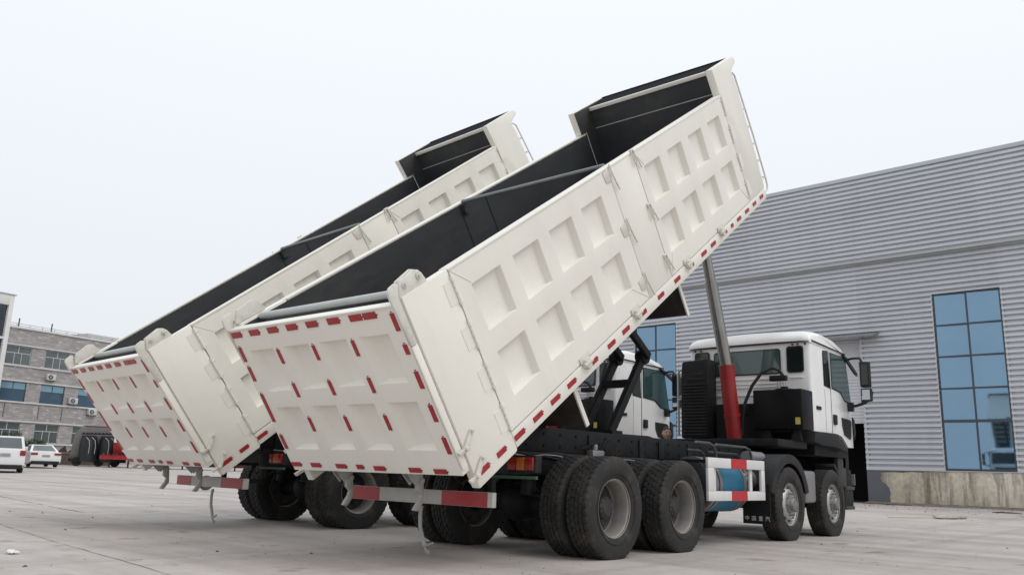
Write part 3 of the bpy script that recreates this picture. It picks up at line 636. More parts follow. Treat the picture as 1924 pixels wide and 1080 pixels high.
def cab(root):
    # side profile (Y,Z) lofted across X
    full = [(6.27,1.69),(6.24,2.4),(6.25,3.19),(6.27,3.30),(6.36,3.385),(6.75,3.43),(7.35,3.40),(7.80,3.31),(8.00,3.20),(8.10,2.95),(8.25,2.35),(8.30,2.1),(8.31,1.49),(8.02,1.49),(7.80,1.56),(7.62,1.66),(7.40,1.695)]
    cy, cz = 7.25, 2.4
    def ring(x, k, drop):
        out = []
        for y, z in full:
            yy = y+(cy-y)*k; zz = z
            if z > 3.15: zz = z-drop
            if y > 7.9 and z > 1.4: yy -= .10*(abs(x)/1.13)**3
            out.append((x,yy,zz))
        return out
    st = [(-1.13,.030,.12),(-1.115,.012,.07),(-1.08,.0,.03),(-.9,.0,.0),(-.5,0,-.02),(0,0,-.03),(.5,0,-.02),(.9,0,0),(1.08,0,.03),(1.115,.012,.07),(1.13,.030,.12)]
    body = MB().loft([ring(*q) for q in st]).build('cab', WHITE, root, angle=40)
    # roof cap with overhanging rear eave
    def cap(x, dz): return [(x,6.20,3.215+dz*.3),(x,6.20,3.27+dz*.6),(x,6.30,3.395+dz),(x,6.75,3.445+dz),(x,7.35,3.415+dz),(x,7.80,3.325+dz),(x,7.98,3.23+dz),(x,7.94,3.21+dz*.5)]
    MB().loft([cap(-1.145,-.10),cap(-1.12,-.05),cap(-1.0,-.005),cap(-.5,.015),(cap(0,.025)),cap(.5,.015),cap(1.0,-.005),cap(1.12,-.05),cap(1.145,-.10)]).build('roof_cap', WHITE, body, angle=45)
    B = 6.232
    def pane(name, poly, m, axis, c, t=.012, fr=True, d=-1):
        cx = sum(p[0] for p in poly)/len(poly); cz_ = sum(p[1] for p in poly)/len(poly)
        if fr:
            big = [(cx+(a-cx)*1.0+(.02 if a > cx else -.02), cz_+(b-cz_)+(.02 if b > cz_ else -.02)) for a, b in poly]
            f = MB().prism(big, c, c+d*t*.5, axis).build('window_gasket', SEAM, body)
        return MB().prism(poly, c, c+d*t, axis).build(name, m, body)
    def rr(x0, x1, z0, z1, r=.05):
        out = []
        for (a, b, t0) in ((x1-r,z0+r,-90),(x1-r,z1-r,0),(x0+r,z1-r,90),(x0+r,z0+r,180)):
            for k in range(4): an = R(t0+k*30); out.append((a+r*math.cos(an), b+r*math.sin(an)))
        return out
    pane('rear_window', rr(-.62,.60,2.69,3.09), GLASSG, 'y', B)
    pane('rear_quarter_window', rr(.745,1.005,2.695,3.115), GLASSD, 'y', B)
    pane('rear_quarter_window', rr(-1.005,-.745,2.695,3.115), GLASSD, 'y', B)
    MB().box(-1.11,1.11,B-.020,B+.02,3.196,3.212).build('cap_shadow_line', SEAM, body)  # dark strip drawn as the shadow line under the roof cap
    # pressed ribs on the rear wall
    for z, h in ((2.58,.03),(2.50,.02),(2.44,.02),(2.30,.03)):
        MB().box(-.66,.64,B-.012,B+.02,z,z+h).build('rear_rib', WHITE, body, bevel=.005)
    MB().box(.75,1.0,B-.010,B+.02,2.58,2.61).build('rear_rib', WHITE, body, bevel=.004)
    for x in (-1.02,-.9,.84,.93,1.06): MB().cyl((x,B-.012,3.165),(x,B+.02,3.165),.016,n=8).build('cap_bolt', SEAM, body)
    for s in (1,-1):
        X = s*1.131; d = s
        pane('sleeper_window', [(6.84,2.52),(7.10,2.49),(7.07,3.12),(6.86,3.10),(6.835,3.05)], GLASSD, 'x', X, d=d)
        pane('door_window', [(7.21,2.50),(7.45,2.48),(7.64,2.46),(7.80,2.33),(8.10,2.29),(8.13,2.36),(7.97,3.05),(7.9,3.10),(7.20,3.11)], GLASSD if s < 0 else GLASSG, 'x', X, d=d)
        MB().box(min(X,X+d*.004),max(X,X+d*.004),7.135,7.147,1.70,3.13).build('door_seam', SEAM, body)
        MB().box(min(X,X+d*.004),max(X,X+d*.004),6.85,6.858,1.70,2.44).build('panel_seam', mat('pale_seam', (.45,.45,.44), .6), body)
        MB().box(min(X,X+d*.02),max(X,X+d*.02),6.42,6.62,2.06,2.12).build('grab_recess', PLASTIC, body, bevel=.006)
        MB().box(min(X,X+d*.035),max(X,X+d*.035),7.19,7.34,1.85,2.03).build('door_handle', PLASTIC, body, bevel=.02)
        vt = MB().prism([(7.63,2.0),(8.05,1.985),(8.12,1.95),(8.06,1.66),(8.0,1.63),(7.72,1.70),(7.64,1.85)], X, X+d*.012,'x').build('door_lower_vent', PLASTIC, body)
        for k in range(5): MB().box(min(X+d*.01,X+d*.022),max(X+d*.01,X+d*.022),7.70+.01*k,8.06-.015*k,1.93-k*.06,1.95-k*.06).build('vent_slat', BLACK, vt)
        MB().prism([(6.30,3.205),(7.95,3.165),(7.95,3.19),(6.30,3.235)], X, X+d*.022,'x').build('drip_rail', SEAM, body)
        # sun visor blade and mirrors
        MB().prism([(7.75,3.16),(7.98,3.13),(8.50,2.90),(8.52,2.84),(8.40,2.86),(7.95,3.06)], s*1.135, s*1.175,'x').build('wind_deflector', PLASTIC, body, bevel=.008)
        mr = MB()
        mr.tube([(s*1.13,7.95,3.08),(s*1.30,7.93,3.10),(s*1.42,7.90,3.09),(s*1.47,7.88,3.0)], .022, 8)
        mr.tube([(s*1.13,8.02,2.22),(s*1.30,7.98,2.24),(s*1.46,7.93,2.28),(s*1.58,7.90,2.36),(s*1.60,7.90,2.48)], .028, 8)
        mr.box(min(s*1.13,s*1.22),max(s*1.13,s*1.22),7.97,8.07,2.14,2.30)
        mir = mr.build('mirror', PLASTIC, body)
        a, b = sorted((s*1.42, s*1.585))
        MB().loft([[(a,7.84,2.57),(b,7.84,2.57),(b+.01*s,7.84,3.0),(a,7.84,3.02)],[(a+.0,7.90,2.55),(b+.02,7.90,2.55),(b+.02,7.90,3.02),(a,7.90,3.04)],[(a+.04,7.99,2.6),(b-.02,7.99,2.6),(b-.02,7.99,2.96),(a+.04,7.99,2.98)]]).build('mirror_housing', PLASTIC, mir, bevel=.015)
        MB().box(a+.02,b-.02,7.832,7.838,2.60,2.97).build('mirror_glass', GLASSD if s > 0 else MIRR, mir)
        MB().loft([[(a,7.84,2.29),(b+.02,7.84,2.31),(b+.02,7.84,2.53),(a,7.84,2.53)],[(a,7.90,2.28),(b+.03,7.90,2.30),(b+.03,7.90,2.54),(a,7.90,2.54)],[(a+.03,7.97,2.33),(b-.01,7.97,2.33),(b-.01,7.97,2.5),(a+.03,7.97,2.5)]]).build('mirror_housing', PLASTIC, mir, bevel=.015)
        MB().box(a+.02,b-.0,7.832,7.838,2.33,2.51).build('mirror_glass', MIRR, mir)
        # corner air deflector at the front
        MB().prism([(8.20,2.05),(8.30,2.0),(8.31,1.75),(8.24,1.62)], s*1.06, s*1.145,'x').build('corner_vane', PLASTIC, body, bevel=.01)
    # front: windscreen, grille, lamps, bumper (seen only in reflections)
    MB().add([(-1.0,8.215,2.42),(1.0,8.215,2.42),(.96,8.055,3.10),(-.96,8.055,3.10)], [(0,1,2,3)]).add([(-1.0,8.255,2.40),(1.0,8.255,2.40),(.96,8.105,3.08),(-.96,8.105,3.08)], [(0,1,2,3)]).build('windscreen', GLASSD, body)
    MB().box(-.85,.85,8.27,8.33,1.55,2.15).build('grille', BLACK, body, bevel=.01)
    for k in range(4): MB().box(-.82,.82,8.325,8.345,1.62+k*.13,1.66+k*.13).build('grille_bar', ALLOY, body)
    MB().box(-1.0,1.0,8.10,8.38,.62,1.10).build('front_bumper', BLACK, body, bevel=.03)
    MB().box(-1.0,1.0,7.95,8.28,1.10,1.485).build('lower_panel', BLACK, body, bevel=.02)
    for s in (-1,1): MB().box(min(s*.72,s*1.05),max(s*.72,s*1.05),8.39,8.41,.82,1.02).build('headlamp', ALLOY, body)
    MB().box(-1.04,1.04,6.5,8.1,1.3,1.69).build('cab_floor', BLACK, body)
    return body

def arc_band(mb, yc, zc, r0, r1, a0, a1, x0, x1, n=16, mi=0):
    pts = [(yc+r1*math.cos(R(a0+(a1-a0)*k/n)), zc+r1*math.sin(R(a0+(a1-a0)*k/n))) for k in range(n+1)]
    ins = [(yc+r0*math.cos(R(a0+(a1-a0)*k/n)), zc+r0*math.sin(R(a0+(a1-a0)*k/n))) for k in range(n+1)]
    rings = [[(x0,*o),(x1,*o),(x1,*i),(x0,*i)] for o, i in zip(pts,ins)]
    mb.loft(rings, mi); return mb

def chinese(root, x0, x1, y, z, h):
    def f():
        mes = []
        for ch in '中国重汽':
            cu = bpy.data.curves.new('lettering', 'FONT'); cu.body = ch; cu.size = 1.0; cu.extrude = .01; cu.align_x = 'CENTER'; cu.align_y = 'CENTER'; cu.materials.append(WTXT)
            o = bpy.data.objects.new('tmp', cu); col.objects.link(o); bpy.context.view_layer.update()
            dg = bpy.context.evaluated_depsgraph_get(); me = bpy.data.meshes.new_from_object(o.evaluated_get(dg)); me.name = 'lettering'
            bpy.data.objects.remove(o); mes.append(me)
        return mes
    for i, me in enumerate(shared('txt', f)):
        inst('lettering', me, root, (x0+(x1-x0)*(i+.5)/4, y, z), (R(90),0,0), (h,h,h))

def truck(loc, rz, tau, label):
    root = empty('dump_truck', loc, rz, label, 'dump truck', 'white dump trucks with raised boxes')
    box = dump_box(root, tau); tailgate(root, tau)
    # chassis
    for s in (-1,1):
        a, b = sorted((s*.40, s*.48))
        MB().box(a,b,-1.15,7.9,.84,1.095).build('chassis_rail', BLACK, root, bevel=.006)
        a, b = sorted((s*.37, s*.455))
        MB().box(a,b,-1.3,5.0,1.10,1.375).build('subframe_rail', BLACK, root, bevel=.006)
    for y in (-1.1,-.3,.74,1.9,3.0,4.1,5.6,7.6): MB().box(-.398,.398,y,y+.10,.88,1.06).build('cross_member', BLACK, root)
    for y in (-1.25,.4,2.0,3.5,4.8): MB().box(-.368,.368,y,y+.10,1.13,1.34).build('cross_member', BLACK, root)
    for y in (-.9,.74,1.9,2.4,3.2):
        for s in (-1,1): MB().box(min(s*.458,s*.475),max(s*.458,s*.475),y-.06,y+.06,.95,1.33).build('frame_bracket', BLACK, root, bevel=.004)
    for s in (-1,1):
        bt = MB()
        for y in [-.8+.31*k for k in range(18)]:
            for z in (1.17,1.30): bt.cyl((s*.455,y,z),(s*.470,y,z),.014,n=6)
            bt.cyl((s*.48,y+.1,.90),(s*.494,y+.1,.90),.014,n=6)
        bt.build('frame_bolt', BLACK, root)['kind'] = 'stuff'
        for k, (z, r, m) in enumerate(((1.085,.013,RUBBER),(1.06,.011,GREYT),(1.035,.012,RUBBER))):
            MB().tube([(s*.51,-1.0+.25*i,z+.012*math.sin(i*1.9+k)-.008*(i % 3)) for i in range(25)], r, 6, 0).build('air_line', m, root)
        MB().box(min(s*.48,s*.58),max(s*.48,s*.58),.62,.86,1.05,1.15).cyl((s*.55,.70,1.15),(s*.55,.70,1.22),.035,n=10).build('levelling_valve', GREYT, root, bevel=.008)
        for k in range(5): MB().tube([(s*(.53+.01*k),.66+.04*k,1.15),(s*(.56+.02*k),.62+.06*k,1.22+.015*k),(s*.50,.50+.02*k,1.16)], .006, 5).build('air_line', RUBBER, root)
    # suspension trunnion and spring packs above the rear axles
    for s in (-1,1):
        sp = MB()
        for k in range(6): sp.bar((s*.58,S3/2-.70+.07*k,.60+.035*k+.06),(s*.58,S3/2,.66+.035*k),.09,.03); sp.bar((s*.58,S3/2,.66+.035*k),(s*.58,S3/2+.70-.07*k,.60+.035*k+.06),.09,.03)
        sp.box(s*.58-.09,s*.58+.09,S3/2-.16,S3/2+.16,.55,1.0)
        sp.build('leaf_spring', BLACK, root)
    for y in (0,S3):
        ax = MB().cyl((-1.1,y,.52),(1.1,y,.52),.10,n=12); ax.loft([[(r*math.cos(2*math.pi*i/20),y+d,.54+r*math.sin(2*math.pi*i/20)) for i in range(20)] for d, r in ((-.27,.03),(-.25,.11),(-.19,.18),(-.08,.225),(.08,.225),(.22,.15),(.32,.09))])
        ax.build('rear_axle', BLACK, root)
    for y in (Y2,Y1): MB().cyl((-1.05,y,.50),(1.05,y,.50),.07,n=10).build('front_axle', BLACK, root)
    MB().cyl((0,S3+.2,.62),(0,5.2,.85),.06,n=10).build('drive_shaft', BLACK, root)
    MB().box(-.40,.40,5.3,7.9,.60,1.28).build('engine', BLACK, root, bevel=.05)
    for s in (1,-1):
        for y in (0,S3): wheel(root, s*1.296, y, s, False); wheel(root, s*.945, y, s, False)
        for y in (Y2,Y1): wheel(root, s*1.276, y, s, True)
    # rear underrun bar and lamps
    bar = MB().box(-1.06,1.015,-1.66,-1.60,.528,.668).build('underrun_bar', mat('grey_white_bar', (.50,.49,.46), .5, var=.08, vscale=5, dirt=.3, dscale=4), root, bevel=.006)
    for a, b in ((-1.055,-.59),(.346,.955)): MB().box(a,b,-1.664,-1.655,.531,.665).build('red_band', RED, bar)
    for x in (-.6,.55): MB().box(x-.03,x+.03,-1.60,-1.12,.60,.66).box(x-.03,x+.03,-1.18,-1.12,.60,1.0).build('bar_bracket', BLACK, bar)
    for s in (1,-1):
        a, b = sorted((s*.80, s*1.16))
        lp = MB().box(a,b,-1.20,-1.10,.86,1.03).build('lamp_housing', BLACK, root, bevel=.01)
        for k, m in ((0,LAMP),(1,LAMPO),(2,LAMP)):
            u0 = s*(.82+k*.11); u1 = s*(.92+k*.11); MB().box(min(u0,u1),max(u0,u1),-1.225,-1.198,.885,1.01).build('tail_lamp', m, lp, bevel=.006)
    MB().box(.5,1.16,-1.195,-1.16,.80,.83).build('lamp_bracket', mat('green_bracket', (.05,.12,.06), .6), root)
    st = MB().tube([(.0,-1.6,.50),(.0,-1.61,.40),(.01,-1.61,.29),(.05,-1.60,.17),(.075,-1.6,.11)], .020, 6)
    st.tube([(.075,-1.6,.12),(.11,-1.6,.05),(.14,-1.6,.045),(.13,-1.6,.075)], .012, 6); st.tube([(.06,-1.6,.15),(.11,-1.6,.12),(.19,-1.6,.15)], .012, 6)
    st.build('hanging_strap', HOOK, root)
    # folding stabiliser under the box
    for x in (-.22,.22):
        up_y = YB+4.25*math.cos(tau)+.10*math.sin(tau); up_z = ZB+4.25*math.sin(tau)-.10*math.cos(tau)
        MB().bar((x,1.50,1.38),(x,2.33,2.50),.08,.115).cyl((x-.07,2.33,2.50),(x+.07,2.33,2.50),.10,n=12).build('stabiliser_arm', BLACK, root, bevel=.006)
        MB().bar((x+.10,2.33,2.50),(x+.10,up_y,up_z),.07,.10).build('stabiliser_link', BLACK, root, bevel=.006)
    MB().bar((-.22,2.02,2.10),(.22,2.02,2.10),.12,.10).build('stabiliser_cross', BLACK, root)
    MB().box(-.36,.36,1.36,1.60,1.376,1.43).build('stabiliser_base', BLACK, root)
    # telescopic lift cylinder behind the cab
    b0 = Vector((0,5.66,1.48)); mid = Vector((0,5.40,2.76)); d = (mid-b0).normalized()
    tu = 7.99; top = Vector((0,YB+tu*math.cos(tau)+.02*math.sin(tau),ZB+tu*math.sin(tau)-.02*math.cos(tau))); d2 = (top-mid).normalized()
    cy = MB().cyl(b0,mid,.128,n=28).cyl(b0+d*.42,b0+d*.47,.140,n=28).cyl(mid-d*.03,mid,.134,n=28).build('lift_cylinder', REDP, root)
    MB().cyl(mid,mid+d2*1.45,.104,n=24).build('cylinder_stage', CHROME, cy)
    MB().cyl(mid+d2*1.45,top,.086,n=24).build('cylinder_stage', CHROME, cy)
    MB().box(-.25,.25,5.50,5.82,1.376,1.50).build('cylinder_mount', BLACK, cy, bevel=.01)
    MB().box(-.12,.12,-.06,.06,-.08,.10).build('cylinder_head', BLACK, cy, loc=tuple(top))
    # deck, tool box, hose, intake stack
    MB().box(-.95,1.05,4.95,6.15,1.386,1.50).build('deck', BLACK, root, bevel=.01)
    tb = MB().box(.36,1.20,5.62,6.10,1.68,2.335).build('oil_tank', mat('gloss_black_tank', (.009,.009,.010), .35, var=.1, vscale=3, spec=.18), root, bevel=.02)
    MB().box(1.08,1.16,5.612,5.618,1.76,1.87).build('label_plate', YELL, tb)
    MB().cyl((.82,5.86,2.336),(.82,5.86,2.36),.15,n=20).cyl((.82,5.86,2.36),(.82,5.86,2.40),.06,n=12).build('tank_lid', BLACK, tb)
    for k in range(4): MB().tube([(.70+.05*k,5.86,2.36),(.70+.05*k,5.86,2.47),(.72+.04*k,5.86,2.50)], .010, 6).build('valve_pipe', GALV, tb)
    MB().box(.58,.86,5.80,5.92,2.50,2.59).build('valve_block', BLACK, tb, bevel=.008)
    MB().tube([(.80,5.86,2.59),(.74,5.84,2.68),(.64,5.80,2.72),(.48,5.74,2.64),(.32,5.70,2.42),(.20,5.68,2.15),(.14,5.68,1.9),(.12,5.68,1.6)], .028, 10).build('hydraulic_hose', RUBBER, tb)
    for x in (.5,1.0): MB().prism([(x-.06,1.50),(x+.14,1.50),(x+.10,1.679),(x+.02,1.679)], 5.70,5.74,'y').build('tank_foot', BLACK, tb)
    MB().box(-.5,.36,6.0,6.14,1.50,2.15).build('radiator_guard', BLACK, root)
    for k in range(7): MB().box(-.1,.36,5.985,5.999,1.98+k*.024,1.992+k*.024).build('guard_wire', PLASTIC, root)
    ik = MB().loft([[(-1.10,5.80,1.55),(-.56,5.80,1.55),(-.56,6.16,1.55),(-1.10,6.16,1.55)],[(-1.10,5.80,2.6),(-.56,5.80,2.6),(-.56,6.16,2.6),(-1.10,6.16,2.6)],[(-1.08,5.82,2.93),(-.57,5.82,2.96),(-.57,6.16,2.96),(-1.08,6.16,2.93)]]).build('air_intake', BLACK, root, bevel=.03)
    for k in range(17): MB().box(-1.04,-.60,5.775,5.802,1.60+k*.055,1.628+k*.055).build('intake_louvre', PLASTIC, ik, bevel=.005)
    for k in range(4): MB().box(-.98,-.60,5.79+.012*k,5.82+.012*k,2.58+k*.09,2.61+k*.09).build('intake_louvre', PLASTIC, ik, bevel=.005)
    MB().tube([(-1.20,5.9,1.6),(-1.20,5.9,2.70),(-1.18,5.9,2.77),(-1.12,5.9,2.79),(-.98,5.9,2.79)], .022, 8).tube([(-1.05,5.9,2.25),(-1.20,5.9,2.25)], .018, 8).build('grab_rail', GALV, root)
    cab(root)
    # fenders, steps, tanks, side guard
    for s in (1,-1):
        a, b = sorted((s*.86, s*1.20))
        mb = MB(); arc_band(mb,Y1,.52,.70,.76,-6,60,a,b); mb.prism([(6.10,1.50),(6.14,1.66),(6.5,1.685),(7.1,1.69),(7.42,1.60),(7.66,1.44),(7.60,1.40),(7.1,1.46),(6.5,1.46)], a, b,'x')
        mb.build('front_fender', PLASTIC, root, bevel=.01)
        mb = MB(); arc_band(mb,Y2,.52,.68,.735,14,166,min(s*.90,s*1.29),max(s*.90,s*1.29)); arc_band(mb,Y2,.52,.60,.735,14,166,min(s*1.285,s*1.30),max(s*1.285,s*1.30)); mb.build('second_fender', PLASTIC, root, bevel=.008)
        fp = MB().box(min(s*.86,s*1.275),max(s*.86,s*1.275),4.05,4.066,.245,.80).build('mud_flap', BLACK, root)
        if s > 0: chinese(fp, .872,1.285,4.046,.318,.072)
        MB().box(min(s*.80,s*1.25),max(s*.80,s*1.25),5.50,5.94,.53,1.03).build('fuel_tank', GREYT, root, bevel=.05)
        MB().box(min(s*.80,s*1.20),max(s*.80,s*1.20),5.22,5.49,.55,.98).build('battery_box', PLASTIC, root, bevel=.03)
        sb = MB().box(min(s*.90,s*1.14),max(s*.90,s*1.14),7.62,8.05,.40,.46).box(min(s*.90,s*1.14),max(s*.90,s*1.14),7.66,8.10,.74,.80).box(min(s*.92,s*1.0),max(s*.92,s*1.0),7.7,8.1,.42,1.3)
        for k in range(6): sb.box(min(s*1.10,s*1.13),max(s*1.10,s*1.13),7.64+k*.07,7.665+k*.07,.44,.74)
        sb.build('cab_step', mat('step_grey', (.05,.05,.05), .6, var=.15, vscale=6, dirt=.2), root, bevel=.006)
        # side guard
        X0, X1 = sorted((s*1.225, s*1.265))
        gd = MB().box(X0,X1,2.21,3.93,1.0,1.128).box(X0,X1,2.21,3.93,.582,.705).box(X0,X1,2.21,2.37,.706,.999).box(X0,X1,3.82,3.93,.706,.999)
        gd.box(min(s*1.20,s*1.224),max(s*1.20,s*1.224),2.42,2.50,.706,.999).box(min(s*1.20,s*1.224),max(s*1.20,s*1.224),3.52,3.60,.706,.999)
        guard = gd.build('side_guard', mat('guard_white', (.74,.73,.71), .45, var=.03, vscale=3, dirt=.2, dscale=5), root, bevel=.006)
        for z0, z1 in ((.998,1.130),(.580,.707)): MB().box(min(s*1.2225,s*1.2675),max(s*1.2225,s*1.2675),2.86,3.34,z0,z1).build('red_patch', mat('bright_red_patch', (.52,.025,.03), .4, var=.06, vscale=8, dirt=.1, dscale=6), guard)
        # blue gas cylinder behind the guard with grey straps
        tx = s*.72; tk = MB().cyl((tx,2.96,.78),(tx,3.62,.78),.365,n=40).build('gas_tank', BLUE, root, angle=50)
        for y0, y1, ra, rb in ((2.58,2.66,.22,.335),(2.66,2.955,.335,.335),(3.625,3.84,.335,.335),(3.84,3.92,.335,.22)): MB().cyl((tx,y0,.78),(tx,y1,.78),ra,rb,n=40).build('tank_dome', PLASTIC, tk, angle=50)
        for y in (2.80,2.92,3.66,3.78): MB().cyl((tx,y-.035,.78),(tx,y+.035,.78),.374,n=40).build('tank_strap', GREYT, tk, angle=50)
        MB().cyl((s*.95,3.78,.86),(s*.95,4.02,.86),.15,n=20).cyl((s*.95,3.72,.86),(s*.95,3.78,.86),.11,.15,n=20).build('air_tank', mat('steel_air_tank', (.28,.28,.27), .35, metal=.8, var=.1, vscale=5, dirt=.2), root, angle=50)
        MB().cyl((s*.95,4.0,1.19),(s*.95,4.50,1.19),.085,n=18).build('silencer_pipe', GREYT, root)
        for y0, y1, z in ((2.18,2.75,1.32),(2.75,3.86,1.31)):
            MB().tube([(s*1.10,y0,z-.02),(s*1.10,y0+.02,z),(s*1.10,y1-.18,z),(s*1.10,y1-.06,z-.03),(s*1.10,y1,z-.10),(s*1.10,y1+.01,z-.20)], .018, 8).build('guard_rail', mat('dull_pipe', (.10,.10,.10), .4, metal=.5), root)
            MB().tube([(s*.98,y0,z-.10),(s*.98,y1-.22,z-.10),(s*.98,y1-.12,z-.14),(s*.98,y1-.08,z-.24)], .015, 8).build('guard_rail', mat('dull_pipe', (.10,.10,.10), .4, metal=.5), root)
        for y in (2.3,3.0,3.8): MB().box(min(s*.48,s*1.22),max(s*.48,s*1.22),y-.03,y+.03,1.06,1.10).build('guard_bracket', BLACK, root)
    # brake chambers and hanging hoses below the frame, seen through the tail
    for x in (-.35,.35):
        for y in (-.32,1.15): MB().cyl((x,y,.62),(x,y+.02,.80),.085,n=14).build('brake_chamber', BLACK, root)
    for x, y in ((.2,-.9),(-.25,-.85),(.05,-.7)): MB().tube([(x,y,1.05),(x+.03,y-.05,.8),(x+.1,y-.02,.72),(x+.18,y+.15,.85)], .014, 6).build('air_hose', RUBBER, root)
    return root
truck((0,0,0), 0, TAU, 'nearest white dump truck, box raised, blue tank behind its side guard and red lift cylinder')
truck((-4.5958,.4195,0), R(-4.263), TAU+R(3.2), 'farther white dump truck, tipped box partly hidden behind the nearer truck')

# ------------------------------------------------------------------ person between the trucks
def person(loc, rz):
    sk = mat('skin', (.62,.39,.29), .5, var=.06, vscale=12); jk = mat('dark_purple_jacket', (.05,.028,.045), .8, var=.2, vscale=10); tr = mat('dark_trousers', (.03,.03,.035), .85, var=.1); shm = mat('black_shoes', (.02,.02,.02), .5); hr = mat('black_hair', (.012,.011,.011), .6)
    # joints: (position, radius x, radius y)
    J = {'pel':((0,0,.98),.15,.11),'wai':((0,0,1.12),.145,.10),'che':((0,0,1.33),.17,.115),'nb':((0,0,1.48),.10,.075),'nk':((0,.012,1.54),.058,.058),
         'shl':((-.19,0,1.43),.068,.068),'ell':((-.25,-.03,1.14),.05,.05),'wrl':((-.25,.06,.90),.035,.035),'shr':((.19,0,1.43),.068,.068),'elr':((.25,-.03,1.14),.05,.05),'wrr':((.25,.06,.90),.035,.035),
         'hl':((-.10,0,.92),.09,.09),'kl':((-.11,.02,.50),.06,.065),'al':((-.115,-.02,.09),.042,.045),'tl':((-.13,.15,.045),.045,.035),'hr':((.10,0,.92),.09,.09),'kr':((.11,.02,.50),.06,.065),'ar':((.115,-.02,.09),.042,.045),'tr':((.13,.15,.045),.045,.035)}
    E_ = [('pel','wai'),('wai','che'),('che','nb'),('nb','nk'),('che','shl'),('shl','ell'),('ell','wrl'),('che','shr'),('shr','elr'),('elr','wrr'),('pel','hl'),('hl','kl'),('kl','al'),('al','tl'),('pel','hr'),('hr','kr'),('kr','ar'),('ar','tr')]
    for sd_, sx in (('l',-1),('r',1)):                           # hands: palm plus five fingers
        wv = Vector(J['wr'+sd_][0]); pm_ = wv+Vector((0,.02,-.09)); J['p'+sd_] = (tuple(pm_),.032,.022); E_.append(('wr'+sd_,'p'+sd_))
        for k, ln in enumerate((.075,.085,.08,.065)):
            b_ = pm_+Vector((0,.03-.02*k,-.02)); J[f'f{sd_}{k}a'] = (tuple(b_+Vector((0,.002,-ln*.5))),.009,.009); J[f'f{sd_}{k}b'] = (tuple(b_+Vector((-sx*.015,.004,-ln))),.008,.008); E_ += [('p'+sd_,f'f{sd_}{k}a'),(f'f{sd_}{k}a',f'f{sd_}{k}b')]
        t_ = pm_+Vector((-sx*.02,.045,.01)); J['t'+sd_+'a'] = (tuple(t_),.011,.011); J['t'+sd_+'b'] = (tuple(t_+Vector((-sx*.012,.02,-.04))),.009,.009); E_ += [('p'+sd_,'t'+sd_+'a'),('t'+sd_+'a','t'+sd_+'b')]
    nm = list(J); me = bpy.data.meshes.new('person_body'); me.from_pydata([J[k][0] for k in nm], [(nm.index(a),nm.index(b)) for a, b in E_], [])
    o = bpy.data.objects.new('tmp_person', me); col.objects.link(o)
    o.modifiers.new('skin','SKIN'); sv = me.skin_vertices[0].data
    for i, k in enumerate(nm): sv[i].radius = (J[k][1],J[k][2])
    sv[0].use_root = True
    ss = o.modifiers.new('sub','SUBSURF'); ss.levels = 2; ss.render_levels = 2
    bpy.context.view_layer.update(); dg = bpy.context.evaluated_depsgraph_get(); bm_ = bpy.data.meshes.new_from_object(o.evaluated_get(dg)); bpy.data.objects.remove(o)
    bm = bmesh.new(); bm.from_mesh(bm_); bpy.data.meshes.remove(bm_)
    # head, shaped from a sphere and merged into the body mesh
    hd = bmesh.ops.create_uvsphere(bm, u_segments=40, v_segments=28, radius=1.0)['verts']
    for v in hd:
        x, y, z = v.co; X, Y, Z = x*.078, y*.098, z*.125
        if z < 0: X *= 1-.22*z*z*1.2; Y = Y*(1-.10*z*z) + (.010 if y > 0 else .018*(-z))       # jaw
        if y > 0:
            nose = math.exp(-((x/.16)**2)-((z+.12)/.22)**2); Y += .026*nose*(1 if z < .12 else .4)
            for ex in (-.38,.38): Y -= .013*math.exp(-(((x-ex)/.20)**2)-((z-.08)/.12)**2); Y += .008*math.exp(-(((x-ex)/.26)**2)-((z-.26)/.10)**2); Y += .006*math.exp(-(((x-ex*1.2)/.22)**2)-((z+.18)/.2)**2)
            Y -= .007*math.exp(-((x/.30)**2)-((z+.47)/.035)**2); Y += .007*math.exp(-((x/.28)**2)-((z+.40)/.06)**2)+.008*math.exp(-((x/.26)**2)-((z+.54)/.06)**2)
        for ex in (-1,1):
            e_ = math.exp(-((y+.05)/.16)**2-((z+.02)/.22)**2)
            if x*ex > .8: X += ex*.022*e_
        v.co = (X,Y+.02,Z+1.665)
    for f in bm.faces:
        f.smooth = True; c = f.calc_center_median()
        f.material_index = 0 if (c.z > 1.50 or (c.z < .885 and abs(c.x) > .2)) else (1 if c.z > .95 or abs(c.x) > .205 else (2 if c.z > .09 else 3))
    fm = bpy.data.meshes.new('person'); bm.to_mesh(fm); bm.free()
    for m in (sk,jk,tr,shm): fm.materials.append(m)
    p = inst('person', fm, None, loc, (0,0,rz)); tag(p, 'person in a dark jacket standing between the trucks, head above the chassis', 'person')
    hb = bmesh.new(); hv = bmesh.ops.create_uvsphere(hb, u_segments=28, v_segments=20, radius=1.0)['verts']
    kill = []
    for v in hv:
        x, y, z = v.co
        lim = .42+.10*math.cos(x*3) if y > .1 else (-.35 if y < -.1 else .0)
        v.co = (x*.084,y*.103+.015,z*.130+1.667)
        if z < lim: kill.append(v)
    bmesh.ops.delete(hb, geom=kill, context='VERTS'); hm = bpy.data.meshes.new('hair'); hb.to_mesh(hm); hb.free(); hm.materials.append(hr)
    for q in hm.polygons: q.use_smooth = True
    inst('hair', hm, p)
    for x in (-.030,.030): MB().cyl((x,.098,1.676),(x,.106,1.676),.010,.006,n=10).build('eye', mat('dark_eye', (.02,.015,.012), .3), p)
    for x in (-.031,.031): MB().box(x-.017,x+.017,.108,.113,1.695,1.700).build('eyebrow', hr, p)
    cl = MB().lathe([(.09,-.03),(.098,0),(.085,.03),(.075,.028),(.088,0),(.08,-.03)], 24).build('collar', jk, p, (0,.005,1.525), (0,R(-90),0))
    return p
